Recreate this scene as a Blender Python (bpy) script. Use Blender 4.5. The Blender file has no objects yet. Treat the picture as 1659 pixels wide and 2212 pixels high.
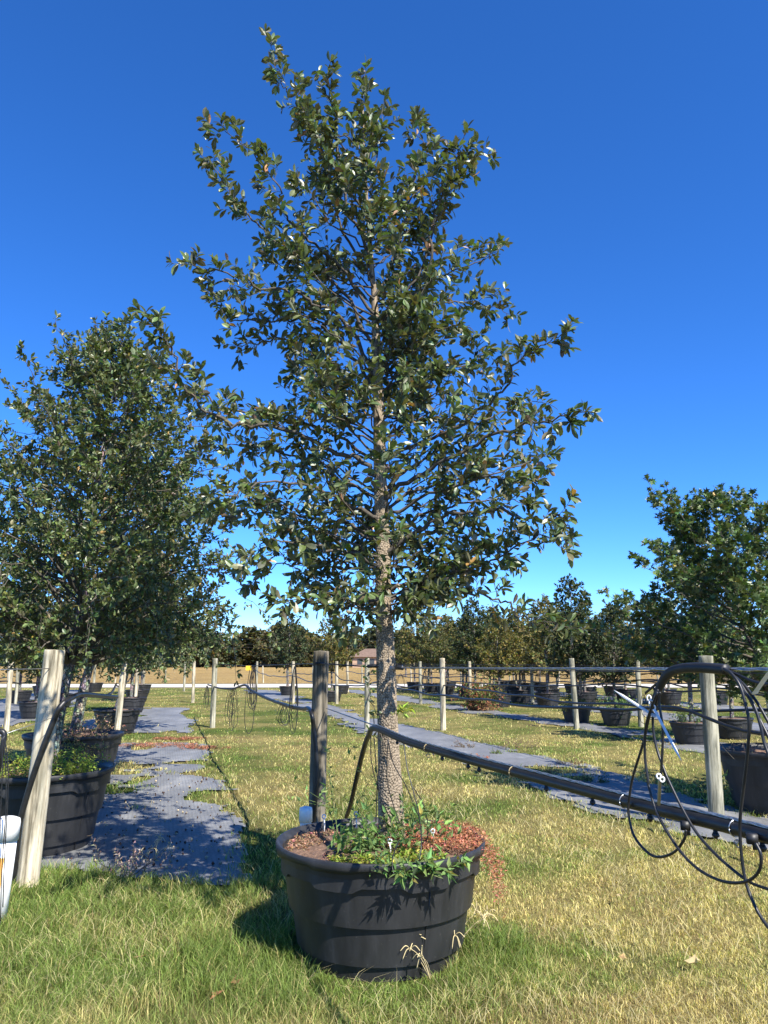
import bpy, math, random
import numpy as np
from mathutils import Vector, Matrix

random.seed(7)
R = np.random.default_rng(11)
scene = bpy.context.scene

# ---------------------------------------------------------------- camera
CAM_H, PITCH = 1.55, math.radians(11.0)
cam_d = bpy.data.cameras.new("camera")
cam_d.sensor_fit = 'VERTICAL'
cam_d.sensor_height = 24.0
cam_d.lens = 24.0 * 1662 / 2212
cam_d.clip_start, cam_d.clip_end = 0.05, 6000
cam = bpy.data.objects.new("camera", cam_d)
cam.location = (0, 0, CAM_H)
cam.rotation_euler = (math.pi / 2 + PITCH, 0, 0)
scene.collection.objects.link(cam)
scene.camera = cam

# ---------------------------------------------------------------- sky, sun, exposure
SUN_EL = math.radians(47)
SUN_AZ = math.radians(144)                       # clockwise from +Y: behind the camera, to its right
sun_dir = Vector((math.sin(SUN_AZ) * math.cos(SUN_EL), math.cos(SUN_AZ) * math.cos(SUN_EL), math.sin(SUN_EL)))
world = bpy.data.worlds.new("World")
scene.world = world
world.use_nodes = True
wn, wl = world.node_tree.nodes, world.node_tree.links
wn.clear()
sky = wn.new('ShaderNodeTexSky')
sky.sky_type = 'NISHITA'
sky.sun_disc = False
sky.sun_elevation = SUN_EL
sky.sun_rotation = SUN_AZ
sky.altitude = 1500
sky.air_density = 0.8
sky.dust_density = 0.0
sky.ozone_density = 10.0
hsv = wn.new('ShaderNodeHueSaturation')
hsv.inputs['Saturation'].default_value = 1.14
hsv.inputs['Hue'].default_value = 0.506
hsv.inputs['Value'].default_value = 1.0
bg = wn.new('ShaderNodeBackground')
bg.inputs['Strength'].default_value = 0.14
wo = wn.new('ShaderNodeOutputWorld')
wl.new(sky.outputs[0], hsv.inputs['Color'])
wl.new(hsv.outputs[0], bg.inputs['Color'])
wl.new(bg.outputs[0], wo.inputs['Surface'])
sun_d = bpy.data.lights.new("sun", 'SUN')
sun_d.energy = 5.0
sun_d.angle = math.radians(0.5)
sun_d.color = (1.0, 0.95, 0.86)
sun = bpy.data.objects.new("sun", sun_d)
sun.rotation_mode = 'QUATERNION'
sun.rotation_quaternion = sun_dir.to_track_quat('Z', 'Y')
sun.location = (6, -8, 12)
scene.collection.objects.link(sun)
vs = scene.view_settings
vs.view_transform = 'Standard'
vs.look = 'None'
vs.exposure = 1.12
vs.gamma = 1.0
vs.use_curve_mapping = False

# ---------------------------------------------------------------- measuring helpers
CT, ST = math.cos(PITCH), math.sin(PITCH)
def ray(x, y):
    u, v = (x - 829.5) / 1662, (1106 - y) / 1662
    return np.array([u, CT - v * ST, ST + v * CT])
def at(x, y, Y):
    d = ray(x, y)
    return np.array([0, 0, CAM_H]) + d * (Y / d[1])
def ground(x, y):
    d = ray(x, y)
    return np.array([0, 0, CAM_H]) + d * (-CAM_H / d[2])
SLOPE = -0.285                                    # all planting rows run parallel
ROWX = {-2: -10.6, -1: -8.7, 0: -6.15, 1: -3.98, 2: -0.20, 3: 1.35, 4: 4.47, 5: 6.35, 6: 8.6, 7: 10.4, 8: 13.5, 9: 15.3}
def rowx(r, Y):
    return ROWX[r] + SLOPE * (Y - 18.6)
def row_at(x, y, r, off=0.0):
    d = ray(x, y)
    t = (rowx(r, 0) + off) / (d[0] - SLOPE * d[1])
    return np.array([0, 0, CAM_H]) + d * t

_TAB = np.random.default_rng(5).random((256, 256))
def vnoise(x, y, s=1.0, seed=0):
    x = np.asarray(x, float) / s + seed * 17.3; y = np.asarray(y, float) / s + seed * 9.1
    xi, yi = np.floor(x).astype(int), np.floor(y).astype(int)
    fx, fy = x - xi, y - yi
    fx, fy = fx * fx * (3 - 2 * fx), fy * fy * (3 - 2 * fy)
    g = lambda a, b: _TAB[a & 255, b & 255]
    return (g(xi, yi) * (1 - fx) + g(xi + 1, yi) * fx) * (1 - fy) + (g(xi, yi + 1) * (1 - fx) + g(xi + 1, yi + 1) * fx) * fy
def fbm(x, y, s, seed=0):
    return (vnoise(x, y, s, seed) * .5 + vnoise(x, y, s * .45, seed + 1) * .3 + vnoise(x, y, s * .2, seed + 2) * .2)
def sig(t):
    return 1 / (1 + np.exp(-np.clip(t, -40, 40)))
def nrm(v):
    v = np.asarray(v, float)
    return v / (np.linalg.norm(v, axis=-1, keepdims=True) + 1e-9)

# ---------------------------------------------------------------- object helpers
COL = scene.collection
def link(o, parent=None):
    COL.objects.link(o)
    if parent is not None:
        o.parent = parent
    return o
def tag(o, label=None, cat=None, group=None, kind=None):
    if label: o['label'] = label
    if cat: o['category'] = cat
    if group: o['group'] = group
    if kind: o['kind'] = kind
    return o
def empty(name, loc, label, cat, group=None, rz=0.0, scale=1.0):
    o = bpy.data.objects.new(name, None)
    o.empty_display_size = 0.1
    o.location = loc
    o.rotation_euler = (0, 0, rz)
    o.scale = (scale, scale, scale)
    link(o)
    return tag(o, label, cat, group)
def copy_tree(o, parent=None):
    c = o.copy()
    link(c)
    c.parent = parent
    for ch in list(o.children):
        copy_tree(ch, c)
    return c

def make_mesh(name, V, faces, mats, smooth=True, col=None):
    """V (n,3); faces: list of int arrays (m,k)"""
    me = bpy.data.meshes.new(name)
    V = np.asarray(V, np.float32)
    faces = [np.asarray(f, np.int32) for f in faces if len(f)]
    me.vertices.add(len(V))
    me.vertices.foreach_set('co', V.ravel())
    nl = sum(f.size for f in faces)
    npoly = sum(len(f) for f in faces)
    me.loops.add(nl)
    me.loops.foreach_set('vertex_index', np.concatenate([f.ravel() for f in faces]))
    me.polygons.add(npoly)
    sizes = np.concatenate([np.full(len(f), f.shape[1], np.int32) for f in faces])
    starts = np.concatenate([[0], np.cumsum(sizes)[:-1]]).astype(np.int32)
    me.polygons.foreach_set('loop_start', starts)
    me.polygons.foreach_set('use_smooth', np.full(npoly, smooth, bool))
    if col is not None:
        at_ = me.color_attributes.new('Col', 'FLOAT_COLOR', 'POINT')
        c4 = np.ones((len(V), 4), np.float32)
        c4[:, :3] = col
        at_.data.foreach_set('color', c4.ravel())
    for m in (mats if isinstance(mats, (list, tuple)) else [mats]):
        me.materials.append(m)
    me.update(calc_edges=True)
    return me

class MB:
    def __init__(self):
        self.V, self.T, self.Q, self.C, self.n = [], [], [], [], 0
    def add(self, V, T=None, Q=None, col=None):
        V = np.asarray(V, float)
        self.V.append(V)
        if T is not None and len(T): self.T.append(np.asarray(T) + self.n)
        if Q is not None and len(Q): self.Q.append(np.asarray(Q) + self.n)
        if col is not None: self.C.append(np.broadcast_to(np.asarray(col, float), (len(V), 3)))
        self.n += len(V)
        return self
    def tube(self, P, rad, k=8, cap=True, col=None):
        P = np.asarray(P, float)
        n = len(P)
        rad = np.broadcast_to(np.asarray(rad, float), (n,))
        tan = nrm(np.gradient(P, axis=0))
        ref = np.array([0, 0, 1.0]) if abs(tan[0][2]) < .9 else np.array([1.0, 0, 0])
        u = nrm(np.cross(tan[0], ref))
        U = []
        for t in tan:
            u = u - t * np.dot(u, t)
            u = u / (np.linalg.norm(u) + 1e-9)
            U.append(u)
        U = np.array(U)
        W = np.cross(tan, U)
        a = np.arange(k) * 2 * math.pi / k
        V = P[:, None, :] + rad[:, None, None] * (np.cos(a)[None, :, None] * U[:, None, :] + np.sin(a)[None, :, None] * W[:, None, :])
        V = V.reshape(-1, 3)
        i = np.arange(n - 1)[:, None] * k
        j = np.arange(k)[None, :]
        j2 = (j + 1) % k
        Q = np.stack([i + j, i + j2, i + k + j2, i + k + j], -1).reshape(-1, 4)
        T = []
        if cap:
            V = np.vstack([V, P[0], P[-1]])
            c0, c1 = n * k, n * k + 1
            for q in range(k):
                T.append((c0, (q + 1) % k, q))
                T.append((c1, (n - 1) * k + q, (n - 1) * k + (q + 1) % k))
        return self.add(V, T, Q, col)
    def box(self, c, s, rz=0.0, col=None):
        c = np.asarray(c, float); s = np.asarray(s, float) / 2
        V = np.array([[x, y, z] for x in (-1, 1) for y in (-1, 1) for z in (-1, 1)], float) * s
        cz, sz = math.cos(rz), math.sin(rz)
        V = V @ np.array([[cz, sz, 0], [-sz, cz, 0], [0, 0, 1]]) + c
        Q = [(0, 1, 3, 2), (4, 6, 7, 5), (0, 4, 5, 1), (2, 3, 7, 6), (0, 2, 6, 4), (1, 5, 7, 3)]
        return self.add(V, None, Q, col)
    def lathe(self, prof, k=32, c=(0, 0, 0), col=None, capends=True):
        prof = np.asarray(prof, float)
        a = np.arange(k) * 2 * math.pi / k
        V = np.stack([prof[:, 0][:, None] * np.cos(a), prof[:, 0][:, None] * np.sin(a), np.repeat(prof[:, 1][:, None], k, 1)], -1).reshape(-1, 3) + np.asarray(c)
        n = len(prof)
        i = np.arange(n - 1)[:, None] * k
        j = np.arange(k)[None, :]
        j2 = (j + 1) % k
        Q = np.stack([i + j, i + j2, i + k + j2, i + k + j], -1).reshape(-1, 4)
        T = []
        if capends:
            m = n * k
            V = np.vstack([V, [[c[0], c[1], c[2] + prof[0, 1]], [c[0], c[1], c[2] + prof[-1, 1]]]])
            for q in range(k):
                T.append((m, (q + 1) % k, q))
                T.append((m + 1, (n - 1) * k + q, (n - 1) * k + (q + 1) % k))
        return self.add(V, T, Q, col)
    def mesh(self, name, mat, smooth=True):
        fs = []
        if self.T: fs.append(np.concatenate(self.T))
        if self.Q: fs.append(np.concatenate(self.Q))
        return make_mesh(name, np.concatenate(self.V), fs, mat, smooth, np.concatenate(self.C) if self.C else None)
    def build(self, name, mat, parent=None, smooth=True):
        return link(bpy.data.objects.new(name, self.mesh(name, mat, smooth)), parent)

def smooth_path(pts, per=6):
    P = np.asarray(pts, float)
    if len(P) < 3:
        t = np.linspace(0, 1, per + 1)[:, None]
        return P[0] * (1 - t) + P[-1] * t
    E = np.vstack([2 * P[0] - P[1], P, 2 * P[-1] - P[-2]])
    out = []
    for i in range(1, len(E) - 2):
        p0, p1, p2, p3 = E[i - 1], E[i], E[i + 1], E[i + 2]
        for t in np.arange(per) / per:
            out.append(.5 * (2 * p1 + (p2 - p0) * t + (2 * p0 - 5 * p1 + 4 * p2 - p3) * t * t + (3 * p1 - p0 - 3 * p2 + p3) * t ** 3))
    out.append(P[-1])
    return np.array(out)

# ---------------------------------------------------------------- materials
def new_mat(name):
    m = bpy.data.materials.new(name)
    m.use_nodes = True
    nt = m.node_tree
    b = nt.nodes['Principled BSDF']
    return m, nt.nodes, nt.links, b
def noise_node(n, l, scale, detail=4, coord='Object', stretch=(1, 1, 1), rough=.6):
    tc = n.new('ShaderNodeTexCoord')
    mp = n.new('ShaderNodeMapping')
    mp.inputs['Scale'].default_value = stretch
    t = n.new('ShaderNodeTexNoise')
    t.inputs['Scale'].default_value = scale
    t.inputs['Detail'].default_value = detail
    t.inputs['Roughness'].default_value = rough
    l.new(tc.outputs[coord], mp.inputs[0])
    l.new(mp.outputs[0], t.inputs['Vector'])
    return t
def ramp(n, l, src, stops):
    r = n.new('ShaderNodeValToRGB')
    e = r.color_ramp.elements
    while len(e) < len(stops): e.new(.5)
    for i, (p, c) in enumerate(stops):
        e[i].position = p
        e[i].color = (*c, 1)
    l.new(src, r.inputs[0])
    return r
def bump(n, l, src, b, strength=.4, dist=.01):
    bp = n.new('ShaderNodeBump')
    bp.inputs['Strength'].default_value = strength
    bp.inputs['Distance'].default_value = dist
    l.new(src, bp.inputs['Height'])
    l.new(bp.outputs[0], b.inputs['Normal'])
    return bp
def plain(name, c, rough=.6, spec=.5, metal=0.0, var=.25, scale=12, bumpk=0.0):
    m, n, l, b = new_mat(name)
    t = noise_node(n, l, scale)
    lo = tuple(x * (1 - var) for x in c); hi = tuple(min(1, x * (1 + var)) for x in c)
    r = ramp(n, l, t.outputs['Fac'], [(.3, lo), (.7, hi)])
    l.new(r.outputs[0], b.inputs['Base Color'])
    b.inputs['Roughness'].default_value = rough
    b.inputs['Specular IOR Level'].default_value = spec
    b.inputs['Metallic'].default_value = metal
    if bumpk: bump(n, l, t.outputs['Fac'], b, bumpk, .005)
    return m
def leaf_mat(name, rough=.42, spec=.5, trans=.22, under=(1.9, 1.6, 2.6)):
    """colour comes from each leaf's own 'Col'; the underside of a leaf is paler and duller"""
    m, n, l, b = new_mat(name)
    a = n.new('ShaderNodeAttribute'); a.attribute_name = 'Col'
    g = n.new('ShaderNodeNewGeometry')
    mul = n.new('ShaderNodeMix'); mul.data_type = 'RGBA'; mul.blend_type = 'MULTIPLY'
    mul.inputs[0].default_value = 1
    l.new(a.outputs['Color'], mul.inputs[6])
    mul.inputs[7].default_value = (*under, 1)
    mx = n.new('ShaderNodeMix'); mx.data_type = 'RGBA'
    l.new(g.outputs['Backfacing'], mx.inputs[0])
    l.new(a.outputs['Color'], mx.inputs[6])
    l.new(mul.outputs[2], mx.inputs[7])
    l.new(mx.outputs[2], b.inputs['Base Color'])
    b.inputs['Roughness'].default_value = rough
    b.inputs['Specular IOR Level'].default_value = spec
    tr = n.new('ShaderNodeBsdfTranslucent')
    ml = n.new('ShaderNodeMix'); ml.data_type = 'RGBA'; ml.blend_type = 'MULTIPLY'; ml.inputs[0].default_value = 1
    l.new(a.outputs['Color'], ml.inputs[6]); ml.inputs[7].default_value = (1.6, 1.7, .6, 1)
    l.new(ml.outputs[2], tr.inputs['Color'])
    ms = n.new('ShaderNodeMixShader'); ms.inputs[0].default_value = trans
    l.new(b.outputs[0], ms.inputs[1]); l.new(tr.outputs[0], ms.inputs[2])
    l.new(ms.outputs[0], n['Material Output'].inputs['Surface'])
    return m
def bark_mat(name, c_plate, c_crack, scale=26, stretch=(1, 1, .55), strength=.9):
    m, n, l, b = new_mat(name)
    tc = n.new('ShaderNodeTexCoord')
    wob = n.new('ShaderNodeTexNoise'); wob.inputs['Scale'].default_value = 30
    l.new(tc.outputs['Object'], wob.inputs['Vector'])
    mxv = n.new('ShaderNodeMix'); mxv.data_type = 'RGBA'; mxv.blend_type = 'LINEAR_LIGHT'; mxv.inputs[0].default_value = .02
    l.new(tc.outputs['Object'], mxv.inputs[6]); l.new(wob.outputs['Color'], mxv.inputs[7])
    mp = n.new('ShaderNodeMapping'); mp.inputs['Scale'].default_value = stretch
    l.new(mxv.outputs[2], mp.inputs[0])
    v = n.new('ShaderNodeTexVoronoi'); v.feature = 'DISTANCE_TO_EDGE'; v.inputs['Scale'].default_value = scale
    l.new(mp.outputs[0], v.inputs['Vector'])
    v2 = n.new('ShaderNodeTexVoronoi'); v2.inputs['Scale'].default_value = scale
    l.new(mp.outputs[0], v2.inputs['Vector'])
    r = ramp(n, l, v.outputs['Distance'], [(0.0, c_crack), (.16, tuple(x * .75 for x in c_plate)), (.4, c_plate)])
    big = noise_node(n, l, 7, 3)
    rb = ramp(n, l, big.outputs['Fac'], [(.3, (.72, .72, .74)), (.7, (1.2, 1.15, 1.05))])
    m1 = n.new('ShaderNodeMix'); m1.data_type = 'RGBA'; m1.blend_type = 'MULTIPLY'; m1.inputs[0].default_value = 1
    l.new(r.outputs[0], m1.inputs[6]); l.new(rb.outputs[0], m1.inputs[7])
    m2 = n.new('ShaderNodeMix'); m2.data_type = 'RGBA'; m2.blend_type = 'OVERLAY'; m2.inputs[0].default_value = .35
    l.new(m1.outputs[2], m2.inputs[6]); l.new(v2.outputs['Color'], m2.inputs[7])
    hs = n.new('ShaderNodeHueSaturation'); hs.inputs['Saturation'].default_value = .7
    l.new(m2.outputs[2], hs.inputs['Color'])
    l.new(hs.outputs[0], b.inputs['Base Color'])
    b.inputs['Roughness'].default_value = .9
    b.inputs['Specular IOR Level'].default_value = .2
    rh = ramp(n, l, v.outputs['Distance'], [(0, (0, 0, 0)), (.25, (1, 1, 1))])
    bump(n, l, rh.outputs[0], b, strength, .012)
    return m
def wood_mat(name, lo, mid, hi):
    m, n, l, b = new_mat(name)
    t = noise_node(n, l, 28, 6, 'Object', (1, 1, .05), .7)
    w = noise_node(n, l, 7, 4, 'Object', (1, 1, .25))
    r = ramp(n, l, t.outputs['Fac'], [(.38, lo), (.5, mid), (.62, hi)])
    r2 = ramp(n, l, w.outputs['Fac'], [(.36, (.40, .41, .38)), (.56, (1.1, 1.07, 1.0))])
    mx = n.new('ShaderNodeMix'); mx.data_type = 'RGBA'; mx.blend_type = 'MULTIPLY'; mx.inputs[0].default_value = .85
    l.new(r.outputs[0], mx.inputs[6]); l.new(r2.outputs[0], mx.inputs[7])
    l.new(mx.outputs[2], b.inputs['Base Color'])
    b.inputs['Roughness'].default_value = .85
    b.inputs['Specular IOR Level'].default_value = .2
    bump(n, l, t.outputs['Fac'], b, .7, .008)
    return m

M = {}
M['leaf_main'] = leaf_mat('oak_leaf', .40, .55, .2, (1.9, 1.65, 2.6))
M['leaf'] = leaf_mat('evergreen_leaf', .42, .5, .2, (1.9, 1.6, 2.4))
M['leaf_soft'] = leaf_mat('soft_leaf', .6, .3, .3, (1.4, 1.3, 1.5))
M['grass'] = leaf_mat('grass_blade', .55, .3, .36, (1.0, 1.0, 1.0))
M['bark'] = bark_mat('oak_bark', (.42, .36, .285), (.075, .06, .045), 34, (1, 1, .6), 1.0)
M['twig_dark'] = plain('dark_twig_bark', (.10, .088, .07), .85, .2, 0, .35, 60, .3)
M['twig'] = plain('twig_bark', (.085, .073, .058), .85, .2, 0, .35, 60, .3)
M['bark_dark'] = bark_mat('grey_bark', (.34, .30, .25), (.06, .05, .04), 30, (1, 1, .5), .8)
M['wood_light'] = wood_mat('pine_post', (.20, .17, .12), (.46, .41, .31), (.62, .57, .45))
M['wood_dark'] = wood_mat('old_post', (.055, .05, .04), (.155, .135, .105), (.27, .24, .19))
M['wood_green'] = wood_mat('green_grey_post', (.13, .13, .10), (.31, .30, .235), (.47, .45, .36))
M['hose'] = plain('black_poly_pipe', (.013, .013, .0135), .42, .5, 0, .4, 25, .1)
M['steel'] = plain('galvanised_wire', (.42, .43, .44), .38, .5, .85, .3, 90)
M['rubber'] = plain('rubber', (.015, .015, .016), .5, .5, 0, .3, 30)
M['white'] = plain('white_plastic', (.8, .8, .77), .4, .5, 0, .05, 10)
M['stake'] = plain('grey_white_stake', (.68, .67, .64), .4, .5, 0, .15, 40)
M['orange'] = plain('orange_sticker', (.75, .38, .08), .5, .4, 0, .1, 8)
M['straw_stick'] = plain('tan_stick', (.42, .33, .17), .6, .3, 0, .2, 50)

# pot plastic: black, sun-faded and streaked, thin vertical dust marks
def pot_material():
    m, n, l, b = new_mat('black_pot_plastic')
    t = noise_node(n, l, 9, 6, 'Object', (1, 1, .18), .65)
    f = noise_node(n, l, 70, 3, 'Object', (1, 1, 1))
    r = ramp(n, l, t.outputs['Fac'], [(.32, (.012, .0122, .013)), (.55, (.024, .0243, .0255)), (.78, (.050, .050, .051))])
    r2 = ramp(n, l, f.outputs['Fac'], [(.66, (0, 0, 0)), (.74, (.10, .095, .085))])
    ad = n.new('ShaderNodeMix'); ad.data_type = 'RGBA'; ad.blend_type = 'ADD'; ad.inputs[0].default_value = .35
    l.new(r.outputs[0], ad.inputs[6]); l.new(r2.outputs[0], ad.inputs[7])
    l.new(ad.outputs[2], b.inputs['Base Color'])
    rr = n.new('ShaderNodeMapRange')
    rr.inputs['To Min'].default_value = .36; rr.inputs['To Max'].default_value = .62
    l.new(t.outputs['Fac'], rr.inputs['Value'])
    l.new(rr.outputs[0], b.inputs['Roughness'])
    b.inputs['Specular IOR Level'].default_value = .45
    bump(n, l, t.outputs['Fac'], b, .12, .01)
    return m
M['pot'] = pot_material()

def soil_material():
    m, n, l, b = new_mat('mulch_soil')
    t = noise_node(n, l, 45, 5, 'Object', (1, 1, 1), .75)
    r = ramp(n, l, t.outputs['Fac'], [(.3, (.05, .03, .02)), (.5, (.17, .10, .065)), (.7, (.33, .2, .13))])
    l.new(r.outputs[0], b.inputs['Base Color'])
    b.inputs['Roughness'].default_value = .95
    bump(n, l, t.outputs['Fac'], b, 1.0, .02)
    return m
M['soil'] = soil_material()

def ground_material():
    m, n, l, b = new_mat('turf_ground')
    a = n.new('ShaderNodeAttribute'); a.attribute_name = 'Col'
    f = noise_node(n, l, 38, 6, 'Object', (1, .6, 1), .8)
    f2 = noise_node(n, l, 2.4, 6, 'Object', (1, .5, 1), .75)
    r = ramp(n, l, f.outputs['Fac'], [(.30, (.42, .42, .40)), (.5, (.95, .95, .9)), (.7, (1.45, 1.4, 1.25))])
    r2 = ramp(n, l, f2.outputs['Fac'], [(.3, (.72, .80, .72)), (.7, (1.25, 1.16, 1.1))])
    m1 = n.new('ShaderNodeMix'); m1.data_type = 'RGBA'; m1.blend_type = 'MULTIPLY'; m1.inputs[0].default_value = 1
    m2 = n.new('ShaderNodeMix'); m2.data_type = 'RGBA'; m2.blend_type = 'MULTIPLY'; m2.inputs[0].default_value = 1
    l.new(a.outputs['Color'], m1.inputs[6]); l.new(r.outputs[0], m1.inputs[7])
    l.new(m1.outputs[2], m2.inputs[6]); l.new(r2.outputs[0], m2.inputs[7])
    l.new(m2.outputs[2], b.inputs['Base Color'])
    b.inputs['Roughness'].default_value = 1
    b.inputs['Specular IOR Level'].default_value = .05
    bump(n, l, f.outputs['Fac'], b, .9, .05)
    return m
M['ground'] = ground_material()

def mat_material():
    m, n, l, b = new_mat('woven_weed_mat')
    t = noise_node(n, l, 1.6, 6, 'Object', (1, .5, 1), .7)
    f = noise_node(n, l, 60, 3)
    tc = n.new('ShaderNodeTexCoord')
    mp = n.new('ShaderNodeMapping'); mp.inputs['Rotation'].default_value = (0, 0, math.radians(-15.9))
    w = n.new('ShaderNodeTexWave'); w.bands_direction = 'X'; w.inputs['Scale'].default_value = 8
    w.inputs['Distortion'].default_value = .6
    l.new(tc.outputs['Object'], mp.inputs[0]); l.new(mp.outputs[0], w.inputs['Vector'])
    r = ramp(n, l, t.outputs['Fac'], [(.3, (.11, .112, .114)), (.55, (.175, .178, .18)), (.75, (.28, .28, .275))])
    r2 = ramp(n, l, f.outputs['Fac'], [(.35, (.75, .75, .75)), (.65, (1.15, 1.14, 1.1))])
    r3 = ramp(n, l, w.outputs['Fac'], [(.0, (.86, .86, .88)), (.5, (1.04, 1.04, 1.03))])
    m1 = n.new('ShaderNodeMix'); m1.data_type = 'RGBA'; m1.blend_type = 'MULTIPLY'; m1.inputs[0].default_value = 1
    m2 = n.new('ShaderNodeMix'); m2.data_type = 'RGBA'; m2.blend_type = 'MULTIPLY'; m2.inputs[0].default_value = 1
    l.new(r.outputs[0], m1.inputs[6]); l.new(r2.outputs[0], m1.inputs[7])
    l.new(m1.outputs[2], m2.inputs[6]); l.new(r3.outputs[0], m2.inputs[7])
    l.new(m2.outputs[2], b.inputs['Base Color'])
    b.inputs['Roughness'].default_value = .62
    bump(n, l, f.outputs['Fac'], b, .25, .01)
    return m
M['weed_mat'] = mat_material()
M['gravel'] = plain('gravel_road', (.55, .50, .42), .95, .1, 0, .18, 2.5, .3)
def field_material():
    m, n, l, b = new_mat('dry_field')
    t = noise_node(n, l, .12, 8, 'Object', (1, .35, 1), .75)
    f = noise_node(n, l, 3.0, 5, 'Object', (1, .3, 1), .8)
    r = ramp(n, l, t.outputs['Fac'], [(.3, (.24, .165, .07)), (.55, (.36, .255, .11)), (.75, (.30, .25, .11))])
    r2 = ramp(n, l, f.outputs['Fac'], [(.3, (.6, .6, .55)), (.7, (1.3, 1.25, 1.15))])
    m1 = n.new('ShaderNodeMix'); m1.data_type = 'RGBA'; m1.blend_type = 'MULTIPLY'; m1.inputs[0].default_value = 1
    l.new(r.outputs[0], m1.inputs[6]); l.new(r2.outputs[0], m1.inputs[7])
    l.new(m1.outputs[2], b.inputs['Base Color'])
    b.inputs['Roughness'].default_value = 1
    b.inputs['Specular IOR Level'].default_value = .05
    bump(n, l, f.outputs['Fac'], b, 1, .3)
    return m
M['field'] = field_material()

# ---------------------------------------------------------------- ground, weed mats, road, field
POT_C = np.array([-0.02, 4.58])
STRIPS = [(-2, -1.0, 2.0, 9.0, 44.0), (0, -1.0, 1.72, 6.25, 27.0), (2, -0.22, 1.02, 3.0, 44.0), (4, -0.1, 1.2, 9.0, 44.0), (6, -0.3, 1.6, 18.0, 44.0), (8, -.3, 1.6, 20, 44.0)]
def mat_mask(X, Y):
    """> 0 where the weed mat lies bare"""
    X, Y = np.asarray(X, float), np.asarray(Y, float)
    best = np.full(X.shape, -9.0)
    for (r, a, b, y0, y1) in STRIPS:
        off = X - (ROWX[r] + SLOPE * (Y - 18.6))
        e = (fbm(X, Y, .9, 3 + r) - .5) * .75 + (vnoise(X, Y, 3.0, 8 + r) - .5) * .55
        e = e * (1.35 if r else 1.0)
        m = np.minimum(np.minimum(off - a, b - off) + e, np.minimum(Y - y0 + e * 2.0 + (.45 if r == 0 else 0) * off, y1 - Y + e))
        patch = fbm(X, Y, 1.9, 20 + r) - (.72 if r == 2 else .66)
        m = np.where(patch > 0, np.minimum(m, -patch * 2), m)
        if r == 0:                                  # a tongue of grass across the left mat
            m = np.minimum(m, np.abs(Y - 16.6) - .9 + (off > 1.9) * 0 + e)
        best = np.maximum(best, m)
    # scraps of mat showing through in the foreground
    for (px, py, rr) in ((420, 2185, .16), (300, 2200, .13), (640, 2050, .0)):
        g = ground(px, py)
        best = np.maximum(best, rr - np.hypot(X - g[0], (Y - g[1]) * 1.6) + (fbm(X, Y, .25, 40) - .5) * .25)
    return best
STRAW = np.array([.60, .51, .22]); DRY = np.array([.37, .275, .145])
GREEN = np.array([.21, .27, .07]); LUSH = np.array([.16, .25, .06])
def greenness(X, Y):
    d = np.hypot(X - POT_C[0], Y - POT_C[1])
    g = .42 + (fbm(X, Y, 1.1, 1) - .5) * 2.1 + (vnoise(X, Y * .55, 4.5, 2) - .5) * .55
    g = g + .30 * sig((-.25 - X - .12 * (Y - 4)) / .25) * sig((6.6 - Y) / .35)
    g = g + .55 * np.exp(-((d - .55) / .42) ** 2) * (Y < 5.1)
    g = g - .28 * sig((4.02 - Y) / .08)
    for (px, py) in POTS_XY:
        g = g + .35 * np.exp(-((np.hypot(X - px, Y - py) - .6) / .45) ** 2)
    return np.clip(g, 0, 1)
def turf_colour(X, Y, g):
    dry = np.clip((fbm(X, Y, .8, 12) - .52) * 4, 0, 1)[..., None]
    c = STRAW * (1 - dry * .6) + DRY * dry * .6
    g = g[..., None]
    return c * (1 - g) + (GREEN * .6 + LUSH * .4) * g

POTS = []      # (x, y, scale) of every pot, filled below and used by the turf
POTS_XY = [(-3.02, 6.98), (-4.08, 10.5), (-5.95, 17.7), (4.25, 8.65), (5.95, 15.4), (5.02, 20.7), (5.76, 19.7), (3.05, 25.8), (-4.5, 37), (-2.05, 31)]

ys = np.concatenate([[-1500, -200, -40, -10], np.linspace(-4, 2.6, 12), 3.0 * np.exp(np.linspace(0, math.log(16.5), 230)), [54, 62, 80, 120, 200, 400, 900, 3000]])
xs_u = np.concatenate([[-2500, -600, -150, -60, -36], np.linspace(-26, 26, 300), [36, 60, 150, 600, 2500]])
GX, GY = np.meshgrid(xs_u, ys)
gz = np.where((np.abs(GX) < 30) & (GY > -4) & (GY < 50), (fbm(GX, GY, 1.4, 30) - .5) * .035, 0)
gz = gz - np.where(mat_mask(GX, GY) > -.15, .012, 0)
gv = np.stack([GX, GY, gz], -1).reshape(-1, 3)
gcol = (turf_colour(GX, GY, greenness(GX, GY)) * .42).reshape(-1, 3)
ny_, nx_ = GX.shape
ii = (np.arange(ny_ - 1)[:, None] * nx_ + np.arange(nx_ - 1)[None, :])
gq = np.stack([ii, ii + 1, ii + nx_ + 1, ii + nx_], -1).reshape(-1, 4)
g_o = link(bpy.data.objects.new('ground', make_mesh('ground', gv, [gq], M['ground'], True, gcol)))
tag(g_o, 'mown nursery turf, straw yellow with green patches', 'ground', kind='structure')

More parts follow.
